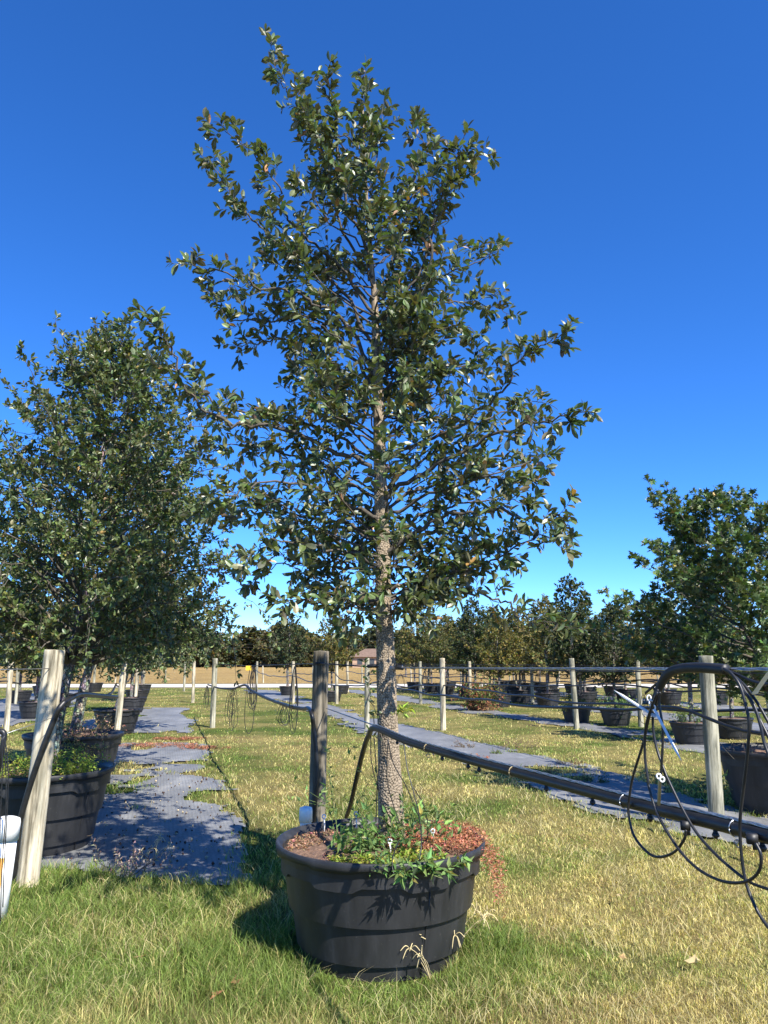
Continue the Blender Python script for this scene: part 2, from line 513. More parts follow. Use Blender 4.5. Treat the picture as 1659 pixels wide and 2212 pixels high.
STRIP_LABEL = {-2: 'faded grey weed mat between the hidden far left rows', 0: 'grey woven weed mat dappled with shade beside the left tub row',
               2: 'pale grey weed mat strip running past the leaning green-grey post', 4: 'grey weed mat strip under the small black tubs',
               6: 'narrow weed mat under the dense rows of yellowing trees', 8: 'weed mat beyond the dense rows of yellowing trees'}
for (r, a, b, y0, y1) in STRIPS:
    du = .05 if r in (0, 2) else .1
    us = np.arange(a - .55, b + .56, du)
    ysr = [y0 - 1.2]
    while ysr[-1] < y1 + .5:
        ysr.append(ysr[-1] + max(.06, ysr[-1] * .008))
    UU, YY = np.meshgrid(us, np.array(ysr))
    XX = ROWX[r] + SLOPE * (YY - 18.6) + UU
    mk_ = mat_mask(XX, YY)
    ZZ = .006 + (fbm(XX, YY, .5, 50 + r) - .5) * .02 + np.clip(vnoise(UU, YY * .35, .35, 60) - .6, 0, 1) * .02
    n1, n2 = XX.shape
    q0 = (np.arange(n1 - 1)[:, None] * n2 + np.arange(n2 - 1)[None, :])
    keep = (mk_[:-1, :-1] > -.05) & (mk_[1:, 1:] > -.05)
    q = np.stack([q0, q0 + 1, q0 + n2 + 1, q0 + n2], -1)[keep]
    o = link(bpy.data.objects.new('weed_mat', make_mesh('weed_mat', np.stack([XX, YY, ZZ], -1).reshape(-1, 3), [q], M['weed_mat'], True)))
    tag(o, STRIP_LABEL[r], 'weed mat', kind='structure')

def sheet(name, x0, x1, y0, y1, z, mat, label, cat, wob=1.0):
    xs = np.linspace(x0, x1, 60)
    V = np.concatenate([np.stack([xs, y0 + (fbm(xs, xs * 0, 9, 70) - .5) * wob, xs * 0 + z], -1), np.stack([xs, y1 + (fbm(xs, xs * 0 + 3, 9, 71) - .5) * wob, xs * 0 + z], -1)])
    i = np.arange(59)
    o = link(bpy.data.objects.new(name, make_mesh(name, V, [np.stack([i, i + 1, i + 61, i + 60], -1)], mat, True)))
    return tag(o, label, cat, kind='structure')
sheet('gravel_road', -60, 90, 47.2, 54.5, .03, M['gravel'], 'pale gravel road crossing beyond the planting rows', 'road', 1.2)
sheet('dry_field', -900, 900, 56, 1500, .02, M['field'], 'golden dry grass field beyond the gravel road', 'field', 1.0)

# grass: single blades, thinning out and widening with distance; one object because nobody could count it
def blades(X, Y, h, w, lean, col, bend=1.0, z0=None):
    n = len(X)
    a = R.random(n) * 2 * math.pi
    b = R.random(n) * 2 * math.pi
    sx, sy = np.cos(a) * w / 2, np.sin(a) * w / 2
    lx, ly = np.cos(b) * lean * h, np.sin(b) * lean * h
    z0 = np.zeros(n) if z0 is None else z0
    zz = h * np.sqrt(np.clip(1 - lean * lean * .7, .05, 1))
    V = np.empty((n, 5, 3))
    V[:, 0] = np.stack([X - sx, Y - sy, z0 - .01], -1)
    V[:, 1] = np.stack([X + sx, Y + sy, z0 - .01], -1)
    V[:, 2] = np.stack([X + lx * .35 - sx * .8, Y + ly * .35 - sy * .8, z0 + zz * .62], -1)
    V[:, 3] = np.stack([X + lx * .35 + sx * .8, Y + ly * .35 + sy * .8, z0 + zz * .62], -1)
    V[:, 4] = np.stack([X + lx * bend, Y + ly * bend, z0 + zz], -1)
    o = np.arange(n)[:, None] * 5
    T = (o[:, None, :] + np.array([[0, 1, 2], [1, 3, 2], [2, 3, 4]])[None]).reshape(-1, 3)
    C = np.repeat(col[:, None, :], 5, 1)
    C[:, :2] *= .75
    return V.reshape(-1, 3), T, C.reshape(-1, 3)
def scatter_turf(N, ya, yb, hscale):
    t = R.random(N)
    Y = ya * (yb / ya) ** t
    X = (R.random(N) * 2 - 1) * (.56 * Y + .7)
    ok = (mat_mask(X, Y) < .03 + R.normal(0, .085, N)) & (np.hypot(X - POT_C[0], Y - POT_C[1]) > .455)
    for (px, py) in POTS_XY:
        ok &= np.hypot(X - px, Y - py) > .40
    ok &= R.random(N) < .16 + 2.0 * np.clip(fbm(X, Y, .085 * np.maximum(1, Y / 6), 66) - .30, 0, 1)
    X, Y = X[ok], Y[ok]
    g = greenness(X, Y)
    d = np.hypot(X - POT_C[0], Y - POT_C[1])
    tall = np.clip(.9 * sig((-.35 - X - .1 * (Y - 4)) / .25) * sig((6.3 - Y) / .3) + 1.15 * np.exp(-((d - .62) / .3) ** 2) * (Y < 4.75) * sig((np.abs(X + .02) - .27) / .05), 0, 1.2)
    tall = tall * (.55 + .9 * fbm(X, Y, .6, 33))
    tall = np.where((np.abs(X + .02) < .34) & (d < .75) & (Y < 4.4), tall * .25, tall)
    edge = np.exp(-(mat_mask(X, Y) / .25) ** 2) * .3
    h = (.014 + .034 * R.random(len(X)) ** 1.6 + (tall * .080 + edge * .06) * (.25 + R.random(len(X)))) * hscale
    w = np.maximum(.0028, .00075 * Y) * (.7 + .6 * R.random(len(X)))
    lean = np.clip(.42 + .57 * R.random(len(X)), 0, .985)
    fine = (fbm(X, Y, .16, 44) - .5) * 2.2
    straw = R.random(len(X)) > np.clip(g * 1.05 + fine * .5, .06, .86)
    base = turf_colour(X, Y, g)
    mixw = (.45 + .55 * R.random(len(X)))[:, None]
    pick = np.where(straw[:, None], np.array([.72, .61, .26]), np.array([.235, .33, .07]))
    brown = (R.random(len(X)) < .16 + .35 * (fbm(X, Y, .5, 55) > .60)) & straw
    pick = np.where(brown[:, None], np.array([.34, .22, .12]), pick)
    col = base * (1 - mixw) + pick * mixw
    col = col * (1 - .22 * np.clip(tall, 0, 1))[:, None] * (.45 + .95 * R.random(len(X)) ** 1.2)[:, None]
    gz_ = (fbm(X, Y, 1.4, 30) - .5) * .035
    return blades(X, Y, h, w, lean, col, 1.0, gz_)
mb = MB()
V, T, C = scatter_turf(330000, 3.2, 7.5, 1.0); mb.add(V, T, None, C)
V, T, C = scatter_turf(150000, 7.5, 17, 1.15); mb.add(V, T, None, C)
V, T, C = scatter_turf(70000, 17, 46, 1.3); mb.add(V, T, None, C)
# loose straw stems lying over the turf
N = 16000
Y = 3.2 * (11 / 3.2) ** R.random(N); X = (R.random(N) * 2 - 1) * (.56 * Y + .7)
ok = (mat_mask(X, Y) < .0) & (np.hypot(X - POT_C[0], Y - POT_C[1]) > .5) & (fbm(X, Y, .7, 77) > .42)
X, Y = X[ok], Y[ok]
V, T, C = blades(X, Y, .05 + .11 * R.random(len(X)), np.maximum(.0022, .0006 * Y), np.full(len(X), 1.0), np.array([.62, .53, .28]) * (.6 + .6 * R.random((len(X), 1))), 1.0, np.full(len(X), .018))
mb.add(V, T, None, C)
tag(mb.build('grass', M['grass'], None, False), 'short straw and green grass covering the ground between the mats', 'grass', kind='stuff')

# ---------------------------------------------------------------- leaves and trees
def leaf_template(kind):
    if kind == 'oak':          # obovate, folded along the midrib, tip curling down
        xs = [0, .22, .5, .78, 1.0]; ws = [0, .26, .46, .42, 0]
        V, F3, F4 = [], [], []
        mid = []
        for x in xs:
            mid.append(len(V)); V.append((x, 0, -.22 * x * x))
        L, Rr = [], []
        for x, w in zip(xs[1:4], ws[1:4]):
            L.append(len(V)); V.append((x, w * .5, -.22 * x * x + .12 * w))
            Rr.append(len(V)); V.append((x, -w * .5, -.22 * x * x + .12 * w))
        F3 += [(mid[0], mid[1], L[0]), (mid[0], Rr[0], mid[1])]
        for i in range(2):
            F4 += [(mid[i + 1], mid[i + 2], L[i + 1], L[i]), (mid[i + 1], Rr[i], Rr[i + 1], mid[i + 2])]
        F3 += [(mid[3], mid[4], L[2]), (mid[3], Rr[2], mid[4])]
        tris = F3 + [t for q in F4 for t in ((q[0], q[1], q[2]), (q[0], q[2], q[3]))]
    elif kind == 'lobed':      # a few sharp lobes
        V = [(0, 0, 0), (.25, .10, 0), (.35, .42, .05), (.5, .14, 0), (.72, .40, .02), (.72, .10, 0), (1, 0, -.1), (.72, -.10, 0), (.72, -.40, .02), (.5, -.14, 0), (.35, -.42, .05), (.25, -.10, 0)]
        tris = [(0, 11, 1), (1, 3, 2), (1, 11, 3), (11, 9, 3), (11, 10, 9), (3, 9, 5), (9, 7, 5), (3, 5, 4), (9, 8, 7), (5, 7, 6)]
    elif kind == 'small':
        V = [(0, 0, 0), (.4, .23, .05), (.8, .17, -.02), (1, 0, -.12), (.8, -.17, -.02), (.4, -.23, .05), (.5, 0, -.03)]
        tris = [(0, 6, 1), (1, 6, 2), (2, 6, 3), (3, 6, 4), (4, 6, 5), (5, 6, 0)]
    elif kind == 'lance':
        V = [(0, 0, 0), (.3, .2, .04), (1, 0, -.25), (.3, -.2, .04)]
        tris = [(0, 2, 1), (0, 3, 2)]
    else:                      # far foliage spray
        V = [(0, 0, 0), (.45, .3, .08), (1, 0, -.15), (.55, -.32, .05)]
        tris = [(0, 2, 1), (0, 3, 2)]
    return np.array(V, float), np.array(tris, int)
TPL = {k: leaf_template(k) for k in ('oak', 'lobed', 'small', 'lance', 'far')}
def leaf_verts(kind, pos, ax, no, ln, wd):
    T, F = TPL[kind]
    ax = nrm(ax); no = nrm(no - ax * np.sum(no * ax, 1, keepdims=True)); sd = np.cross(no, ax)
    V = pos[:, None] + T[None, :, 0, None] * (ax * ln[:, None])[:, None] + T[None, :, 1, None] * (sd * wd[:, None])[:, None] + T[None, :, 2, None] * (no * ln[:, None])[:, None]
    n, k = len(pos), len(T)
    tri = (np.arange(n)[:, None, None] * k + F[None]).reshape(-1, 3)
    return V.reshape(-1, 3), tri, k

class Foliage:
    def __init__(self):
        self.p, self.a, self.n, self.l = [], [], [], []
    def put(self, p, a, n, l):
        self.p.append(p); self.a.append(a); self.n.append(n); self.l.append(l)
    def arrays(self):
        return np.concatenate(self.p), np.concatenate(self.a), np.concatenate(self.n), np.concatenate(self.l)

UPV = np.array([0, 0, 1.0])
def rnd_perp(t, rng):
    v = rng.normal(size=3)
    v -= t * np.dot(v, t)
    return v / (np.linalg.norm(v) + 1e-9)
def twig(rng, wood, fol, p, d, length, r0, leaf_len, nleaf, up=.15, tipc=4, sub=0, stiff=.15, kside=3):
    """one twig: a thin bent tube with leaves alternating along it and a tuft at the tip"""
    m = 4
    P = [p]
    dd = d / (np.linalg.norm(d) + 1e-9)
    for i in range(m - 1):
        dd = dd + rng.normal(0, stiff, 3) + UPV * up * .35
        dd /= np.linalg.norm(dd)
        P.append(P[-1] + dd * length / (m - 1))
    P = np.array(P)
    wood.tube(P, np.linspace(r0, r0 * .35, m), kside, False)
    n = nleaf + tipc
    t = np.concatenate([.12 + .83 * (np.arange(nleaf) + rng.random(nleaf)) / max(1, nleaf), .95 + .05 * rng.random(tipc)])
    f = t * (m - 1)
    i = np.clip(f.astype(int), 0, m - 2)
    pos = P[i] + (P[i + 1] - P[i]) * (f - i)[:, None]
    tan = nrm(P[i + 1] - P[i])
    side = nrm(np.cross(tan, rng.normal(size=(n, 3))))
    ax = tan * (.35 + .5 * rng.random(n))[:, None] + side * (.75) + UPV * rng.normal(.06, .22, n)[:, None]
    no = side * -.35 + UPV * (.75) + rng.normal(0, .55, (n, 3))
    fol.put(pos, ax, no, leaf_len * (.62 + .6 * rng.random(n)))
    for s in range(sub):
        k = 1 + int(rng.integers(0, m - 2))
        tdir = nrm(P[k] - P[k - 1])
        twig(rng, wood, fol, P[k], tdir * .7 + rnd_perp(tdir, rng) * .8, length * (.4 + .3 * rng.random()), r0 * .7, leaf_len, max(2, nleaf // 2), up, max(2, tipc - 1), 0, stiff, 3)

def limb(rng, wood, fol, pts, r0, r1, leaf_len, spacing=.07, t0=.35, tl=(.10, .28), nleaf=6, up=.15, sub=1, tipc=4, per=5, kside=6, jit=.01):
    P = smooth_path(pts, per)
    n = len(P)
    P[1:-1] += rng.normal(0, jit, (n - 2, 3))
    wood.tube(P, np.linspace(r0, r1, n), kside, False)
    seg = np.linalg.norm(np.diff(P, axis=0), axis=1)
    s = np.concatenate([[0], np.cumsum(seg)])
    d = s[-1] * t0
    while d < s[-1]:
        i = min(np.searchsorted(s, d) - 1, n - 2); i = max(i, 0)
        f = (d - s[i]) / (seg[i] + 1e-9)
        p = P[i] + (P[i + 1] - P[i]) * f
        t = nrm(P[i + 1] - P[i])
        k = 1.0 - .45 * d / s[-1]
        L = (tl[0] + (tl[1] - tl[0]) * rng.random()) * (1.35 - .95 * d / s[-1])
        twig(rng, wood, fol, p, t * (.55 + .4 * rng.random()) + rnd_perp(t, rng) * .85 + UPV * up, L, max(.0012, r1 * 1.0), leaf_len, nleaf, up, tipc, sub if rng.random() < .6 else 0)
        d += spacing * (.5 + rng.random())
    t = nrm(P[-1] - P[-2])
    twig(rng, wood, fol, P[-1], t, (tl[0] + tl[1]) * .22, max(.0012, r1), leaf_len, nleaf, up, tipc + 1, 0)
    return P

def leaf_colours(rng, n, mean, var=.3, yellow=.0, ycol=(.35, .26, .06)):
    c = np.asarray(mean)[None] * (1 + var * rng.normal(size=(n, 1))).clip(.35, 2.0) * (1 + .12 * rng.normal(size=(n, 3))).clip(.6, 1.5)
    y = rng.random(n) < yellow
    c[y] = np.asarray(ycol) * (.6 + .7 * rng.random((y.sum(), 1)))
    return c

def finish_tree(root, rng, trunk_mb, wood, fol, kind, wratio, mean, leafm, barkm, twigm, singles=0, var=.3, yellow=.01, ycol=(.35, .26, .06), origin=None, brown=None):
    org = np.array(root.location) if origin is None else np.asarray(origin)
    for m_ in (trunk_mb, wood):
        m_.V = [v - org for v in m_.V]
    trunk_mb.build('trunk', barkm, root)
    if wood.n: wood.build('branches', twigm, root)
    p, a, n, l = fol.arrays()
    p = p - org
    c = leaf_colours(rng, len(p), mean, var, yellow, ycol)
    if brown is not None:                     # a withered brown spray
        near = np.linalg.norm(p + org - brown, axis=1) < .19
        hit = near & (rng.random(len(p)) < .4)
        c[hit] = np.array([.26, .155, .09]) * (.5 + rng.random((hit.sum(), 1)))
    w = l * wratio * (.8 + .4 * rng.random(len(p)))
    idx = np.arange(len(p))
    crown_idx = idx
    if singles:
        # the leaves that face the path side and stand clear of the rest show largest
        score = (p[:, 1] + org[1]) * 1.0 - l * 12 + rng.random(len(p)) * .5
        order = np.argsort(score)
        pick = order[:singles]
        crown_idx = order[singles:]
    V, tri, k = leaf_verts(kind, p[crown_idx], a[crown_idx], n[crown_idx], l[crown_idx], w[crown_idx])
    me = make_mesh('crown', V, [tri], leafm, False, np.repeat(c[crown_idx], k, 0))
    crown = link(bpy.data.objects.new('crown', me), root)
    crown['kind'] = 'stuff'
    if singles:
        T, F = TPL[kind]
        variants = []
        for q in range(10):
            ww = wratio * (.8 + .045 * q)
            Vq = T * np.array([1, ww, 1])
            cq = leaf_colours(rng, 1, mean, var, 0)
            variants.append(make_mesh('leaf', Vq, [F], leafm, False, np.repeat(cq, len(T), 0)))
        for j in pick:
            ax = nrm(a[j]); no = n[j] - ax * np.dot(n[j], ax); no = nrm(no); sd = np.cross(no, ax)
            o = bpy.data.objects.new('leaf', variants[int(rng.integers(0, 10))])
            L = l[j]
            m4 = Matrix(((ax[0] * L, sd[0] * L, no[0] * L, p[j][0]), (ax[1] * L, sd[1] * L, no[1] * L, p[j][1]), (ax[2] * L, sd[2] * L, no[2] * L, p[j][2]), (0, 0, 0, 1)))
            link(o, crown)
            o.matrix_local = m4
    return crown

# ---- tubs
def pot_parts():
    k = 144
    a = np.arange(k) * 2 * math.pi / k
    def ring(r, z, za=0.0):
        sq = np.clip(np.sin(a * 7 + .6) * 6, -1, 1)
        return np.stack([r * np.cos(a), r * np.sin(a), z + za * sq], -1)
    rows = [ring(.40, 0.0), ring(.428, .004), ring(.438, .074), ring(.455, .076), ring(.484, .262), ring(.503, .264),
            ring(.528, .444, .012), ring(.549, .446, .012), ring(.551, .50, .004), ring(.559, .548), ring(.546, .549), ring(.535, .50), ring(.50, .40)]
    wall = MB()
    j = np.arange(k)[None]; j2 = (j + 1) % k
    for lo_, hi_ in zip(rows[:-1], rows[1:]):           # every band keeps crisp edges
        wall.add(np.concatenate([lo_, hi_]), None, np.stack([j, j2, k + j2, k + j], -1).reshape(-1, 4))
    # moulding seam: a thin raised line
    sm = -1.18
    pts = [(.4335 * math.cos(sm), .4335 * math.sin(sm), .02), (.441 * math.cos(sm), .441 * math.sin(sm), .07), (.452 * math.cos(sm), .452 * math.sin(sm), .085), (.487 * math.cos(sm), .487 * math.sin(sm), .256), (.500 * math.cos(sm), .500 * math.sin(sm), .27), (.53 * math.cos(sm), .53 * math.sin(sm), .43)]
    wall.tube(np.array(pts), .0028, 5)
    rows = [ring(.556, .536, .006), ring(.574, .533, .006), ring(.580, .548), ring(.582, .574), ring(.577, .581), ring(.566, .580), ring(.560, .568), ring(.545, .56), ring(.541, .545)]
    V = np.concatenate(rows)
    n = len(rows)
    i = np.arange(n - 1)[:, None] * k
    Q = np.stack([i + j, i + j2, i + k + j2, i + k + j], -1).reshape(-1, 4)
    rim = MB().add(V, None, Q)
    rr = np.linspace(0, .54, 22)
    V = [np.array([[0, 0, .565]])]
    for r_ in rr[1:]:
        x, y = r_ * np.cos(a[::2]), r_ * np.sin(a[::2])
        z = .525 + .04 * (1 - (r_ / .54) ** 2) + (fbm(x + 5, y + 5, .12, 80) - .5) * .04
        V.append(np.stack([x, y, z], -1))
    V = np.concatenate(V)
    kk = k // 2
    T = [(0, 1 + q, 1 + (q + 1) % kk) for q in range(kk)]
    i = np.arange(20)[:, None] * kk + 1; j = np.arange(kk)[None]; j2 = (j + 1) % kk
    Q = np.stack([i + j, i + kk + j, i + kk + j2, i + j2], -1).reshape(-1, 4)
    soil = MB().add(V, T, Q)
    return wall.mesh('wall', M['pot']), rim.mesh('rim', M['pot']), soil.mesh('soil', M['soil'])
POT_MESH = pot_parts()
def pot(x, y, s, label, group=None, rz=0.0, sz=None):
    e = empty('nursery_pot', (x, y, 0.0), label, 'pot', group, rz, s)
    if sz: e.scale = (s, s, sz)
    for nm, me in zip(('wall', 'rim', 'soil'), POT_MESH):
        link(bpy.data.objects.new(nm, me), e)
    return e

pot(POT_C[0], POT_C[1], 1.0, 'large black ribbed tub holding the tall oak on the turf', rz=.1)
pot(-3.02, 6.98, 1.12, 'big black ribbed tub behind the pale leaning post, yellow-green moss on top', rz=.8)
pot(-4.08, 10.5, 1.08, 'black tub with dried brown weeds spilling over its rim', rz=1.6)
pot(-5.95, 17.7, .88, 'dark tub on the left mat with a slender leaning trunk', rz=.3)
pot(4.25, 8.65, 1.08, 'big black tub with a pale-barked trunk behind the green-grey post', rz=2.0)
pot(5.95, 15.4, .70, 'small black tub with green weeds beside the green-grey post', rz=.5)
pot(5.02, 20.7, .68, 'small black tub overgrown with trailing weeds', rz=1.5)
pot(5.76, 19.7, .68, 'small black tub with a bushy green weed on top', rz=2.5)
pot(3.05, 25.8, .72, 'tub almost hidden by a reddish green weed bush', rz=.9)
pot(-4.5, 37, .72, 'small black tub by the road under the dark round tree', rz=.2)
pot(-2.05, 31, .72, 'black tub half hidden behind the dark weathered post', rz=1.1)
pot(-2.1, 38.5, .72, 'far black tub just behind another tub near the road', rz=2.2)

# ---- the main oak
def main_oak():
    rng = np.random.default_rng(101)
    Y0 = 4.60
    base = np.array([0.055, Y0, .53])
    root = empty('oak_tree', base, 'tall dark green oak with plated bark growing in the big black tub', 'tree')
    tr_px = [(848, 1835), (846, 1780), (841, 1650), (837, 1540), (834, 1440), (830, 1320), (826, 1180), (823, 1060), (820, 950), (817, 850), (813, 740), (808, 640), (800, 540), (792, 430), (786, 320), (784, 230)]
    tw_px = [58, 52, 44, 41, 38, 34, 31, 28, 26, 23, 19, 14, 10, 7, 5, 3]
    TP = np.array([at(x, y, Y0 + .02 * math.sin(i * 1.3)) for i, (x, y) in enumerate(tr_px)])
    P = smooth_path(TP, 40)
    rad = np.interp(np.linspace(0, 1, len(P)), np.linspace(0, 1, len(TP)), np.array(tw_px) / 2 / 1662 * 4.55)
    q_ = np.concatenate([[0], np.cumsum(np.linalg.norm(np.diff(P, axis=0), axis=1))])
    smp = np.concatenate([np.arange(0, 2.1, .0036), np.linspace(2.1, q_[-1], 130)])
    rad = np.interp(smp, q_, rad)
    P = np.stack([np.interp(smp, q_, P[:, c_]) for c_ in range(3)], -1)
    tm = MB()
    # bark plates pushed out of the surface: cell pattern on the unrolled trunk
    k = 96
    a = np.arange(k) * 2 * math.pi / k
    hh = np.concatenate([[0], np.cumsum(np.linalg.norm(np.diff(P, axis=0), axis=1))])
    tmp = MB().tube(P, rad, k, False)
    V = tmp.V[0].reshape(len(P), k, 3)
    ang = np.repeat(a[None], len(P), 0); H = np.repeat(hh[:, None], k, 1)
    u, v = ang * .055, H
    dens = .0135
    cu, cv = u / dens, v / (dens * 1.15)
    best = np.full(u.shape, 9.0); sec = np.full(u.shape, 9.0)
    iu, iv = np.floor(cu).astype(int), np.floor(cv).astype(int)
    per = int(round(2 * math.pi * .055 / dens))
    for du in (-1, 0, 1):
        for dv in (-1, 0, 1):
            au, av = iu + du, iv + dv
            jx = _TAB[(au % per) & 255, av & 255]; jy = _TAB[(av + 77) & 255, (au % per + 31) & 255]
            d = np.hypot(au + jx - cu, av + jy - cv)
            sec = np.where(d < best, best, np.minimum(sec, d)); best = np.minimum(best, d)
    plate = np.clip((sec - best) / .27, 0, 1)
    plate = plate * plate * (3 - 2 * plate)
    amp = np.interp(hh, [0, 1.2, 2.5, 4], [.0060, .0052, .0034, .0008])[:, None]
    lump = (vnoise(ang * 2, H * 5, 1.0, 91) - .5) * .010 * np.interp(hh, [0, 2, 4], [1, .8, .2])[:, None]
    ctr = V.mean(1, keepdims=True)
    out = nrm(V - ctr)
    V = V + out * (plate * amp - amp * .5 + lump)[..., None]
    lev = (tmp.Q[0])
    colv = np.array([.06, .046, .033]) * (1 - plate[..., None]) + np.array([.35, .285, .21]) * plate[..., None]
    cell = _TAB[(iu * 7) & 255, (iv * 3) & 255][..., None]
    colv = colv * (.8 + .35 * vnoise(ang * 3, H * 9, 1, 92)[..., None])
    me = make_mesh('trunk', (V.reshape(-1, 3) - base), [lev], M['bark_real'], True, colv.reshape(-1, 3))
    link(bpy.data.objects.new('trunk', me), root)
    wood, fol = MB(), Foliage()
    def tpoint(y):
        ypx = np.array([q[1] for q in tr_px][::-1]); xpx = np.array([q[0] for q in tr_px][::-1])
        return at(np.interp(y, ypx, xpx), y, Y0)
    # limbs traced along the photograph: (start y on trunk, end depth offset, [(x, y) ...], start radius px)
    LB = [
        (560, -.10, [(760, 470), (735, 380), (725, 300), (715, 220), (710, 160)], 9),
        (520, .12, [(790, 400), (800, 300), (790, 230), (788, 165)], 8),
        (430, .22, [(810, 340), (822, 280), (828, 225)], 5),
        (600, .20, [(735, 480), (700, 360), (672, 270), (640, 215), (612, 186), (600, 140), (578, 84)], 7),
        (470, -.25, [(700, 330), (665, 275), (650, 230)], 5),
        (680, -.22, [(735, 575), (709, 551), (637, 488), (610, 445), (604, 405), (561, 349), (518, 306), (460, 274)], 8),
        (760, .28, [(739, 624), (680, 585), (620, 554), (580, 508), (534, 465), (501, 425), (471, 372), (438, 338)], 9),
        (820, -.38, [(740, 690), (690, 660), (637, 633), (577, 624), (514, 597), (442, 581), (398, 571)], 10),
        (860, .30, [(760, 770), (700, 720), (640, 690), (570, 690), (500, 690), (455, 640)], 9),
        (900, .38, [(740, 800), (680, 770), (620, 730), (560, 740), (500, 745)], 9),
        (1040, -.35, [(770, 990), (714, 976), (655, 943), (572, 919), (506, 916), (446, 886), (406, 850), (377, 774), (350, 724), (323, 684)], 12),
        (1000, .15, [(700, 930), (600, 905), (480, 880), (410, 835), (354, 797), (312, 775)], 8),
        (1080, .35, [(740, 1040), (660, 990), (580, 970), (500, 960), (430, 985)], 9),
        (1120, -.45, [(750, 1090), (680, 1050), (610, 1040), (520, 1060), (440, 1085)], 11),
        (1180, .25, [(760, 1140), (690, 1120), (620, 1110), (540, 1110), (470, 1120)], 9),
        (1230, -.35, [(750, 1190), (690, 1185), (630, 1170), (570, 1175), (535, 1210)], 9),
        (1250, .3, [(770, 1225), (700, 1215), (640, 1222), (580, 1230), (545, 1260)], 7),
        (1300, -.25, [(780, 1302), (736, 1309), (683, 1296), (640, 1290), (600, 1300)], 8),
        (1310, -.2, [(770, 1318), (745, 1330), (735, 1352)], 3.5),
        (640, .15, [(860, 540), (880, 470), (890, 400), (905, 340)], 6),
        (700, -.22, [(880, 660), (917, 600), (930, 533), (943, 457), (963, 398), (980, 350), (1000, 300)], 10),
        (700, -.12, [(900, 600), (950, 450), (985, 370), (1015, 345), (1050, 337)], 6),
        (520, .2, [(880, 440), (915, 390), (935, 352), (912, 310), (900, 262)], 5),
        (700, .3, [(880, 640), (920, 615), (966, 593), (1042, 563), (1086, 532)], 7),
        (760, .1, [(860, 700), (920, 665), (983, 649), (1049, 659), (1096, 677)], 7),
        (850, .32, [(870, 820), (927, 815), (1000, 791), (1039, 765), (1070, 758)], 7),
        (820, -.35, [(870, 760), (930, 720), (990, 705), (1030, 720)], 6),
        (1000, -.3, [(880, 965), (966, 935), (1049, 880), (1099, 824), (1115, 781), (1175, 748), (1219, 716)], 9),
        (1080, -.42, [(880, 1040), (966, 996), (1066, 940), (1148, 916), (1198, 906), (1258, 888)], 12),
        (1060, .35, [(900, 1000), (980, 960), (1060, 900), (1120, 880), (1175, 870)], 8),
        (1110, .3, [(900, 1060), (1000, 1030), (1099, 1016), (1150, 990), (1180, 985)], 8),
        (1120, -.3, [(900, 1080), (1033, 1035), (1100, 1040), (1148, 1042)], 9),
        (1200, -.40, [(900, 1150), (980, 1110), (1070, 1105), (1148, 1121), (1198, 1112), (1221, 1118), (1234, 1160)], 11),
        (1180, .35, [(900, 1120), (990, 1090), (1080, 1080), (1150, 1085)], 9),
        (1273, -.2, [(900, 1255), (960, 1238), (1033, 1224), (1082, 1201), (1158, 1161), (1210, 1182)], 9),
        (1290, .2, [(890, 1285), (940, 1262), (1000, 1280), (1066, 1290), (1099, 1303), (1118, 1330), (1150, 1337), (1235, 1356)], 9),
        (1240, .3, [(900, 1215), (980, 1195), (1050, 1195), (1105, 1215)], 8),
        (1310, -.22, [(850, 1318), (885, 1325), (925, 1338)], 4),
        (1290, -.42, [(835, 1270), (815, 1255), (790, 1275)], 5),
        (1340, .1, [(812, 1345), (795, 1350), (770, 1365)], 2),
    ]
    for (ys_, dep, pts, rp) in LB:
        s = tpoint(ys_)
        n = len(pts)
        pp = [s]
        for i, (x, y) in enumerate(pts):
            f = ((i + 1) / n) ** 1.2
            pp.append(at(x, y, Y0 + dep * f * (1.0 + .5 * (ys_ > 900))))
        r0 = rp / 2 / 1662 * 4.5
        thin = ys_ in (1310, 1340)
        limb(rng, wood, fol, pp, r0, max(.0016, r0 * .16), .066, .054, .26 if not thin else .5, (.09, .26), 6, .13, 1, 4)
    # limbs that fill the depth of the crown
    env = np.array([(150, 690, 800), (200, 650, 825), (300, 645, 838), (400, 620, 920), (500, 580, 950), (600, 520, 985), (700, 560, 985), (800, 580, 980), (900, 480, 1080), (1000, 470, 1110), (1100, 500, 1120), (1200, 570, 1080), (1260, 600, 1060), (1310, 680, 930)], float)
    for q in range(112):
        ty = 240 + 1060 * (rng.random() ** .85)
        xl, xr = np.interp(ty, env[:, 0], env[:, 1]), np.interp(ty, env[:, 0], env[:, 2])
        c = tpoint(ty)
        az = rng.random() * 2 * math.pi
        sgn = math.cos(az)
        hw = (xr - np.interp(ty, [150, 1310], [790, 829])) if sgn > 0 else (np.interp(ty, [150, 1310], [790, 829]) - xl)
        hw = max(30, hw) / 1662 * 4.6
        dw = (xr - xl) / 2 / 1662 * 4.6 * .82
        f = .45 + .5 * math.sqrt(rng.random())
        off = np.array([sgn * hw * f, math.sin(az) * dw * f, 0])
        L = np.linalg.norm(off)
        tgt = c + off
        st = tpoint(min(1330, ty + L * (.35 + .4 * rng.random()) / 4.6 * 1662))
        mid = st * .5 + tgt * .5 + np.array([0, 0, -.04 * L]) + rng.normal(0, .03, 3)
        limb(rng, wood, fol, [st, mid, tgt], .0035 + .007 * L, .0018, .065, .060, .26, (.09, .24), 6, .12, 1, 3)
    print('main oak leaves', sum(len(x) for x in fol.p))
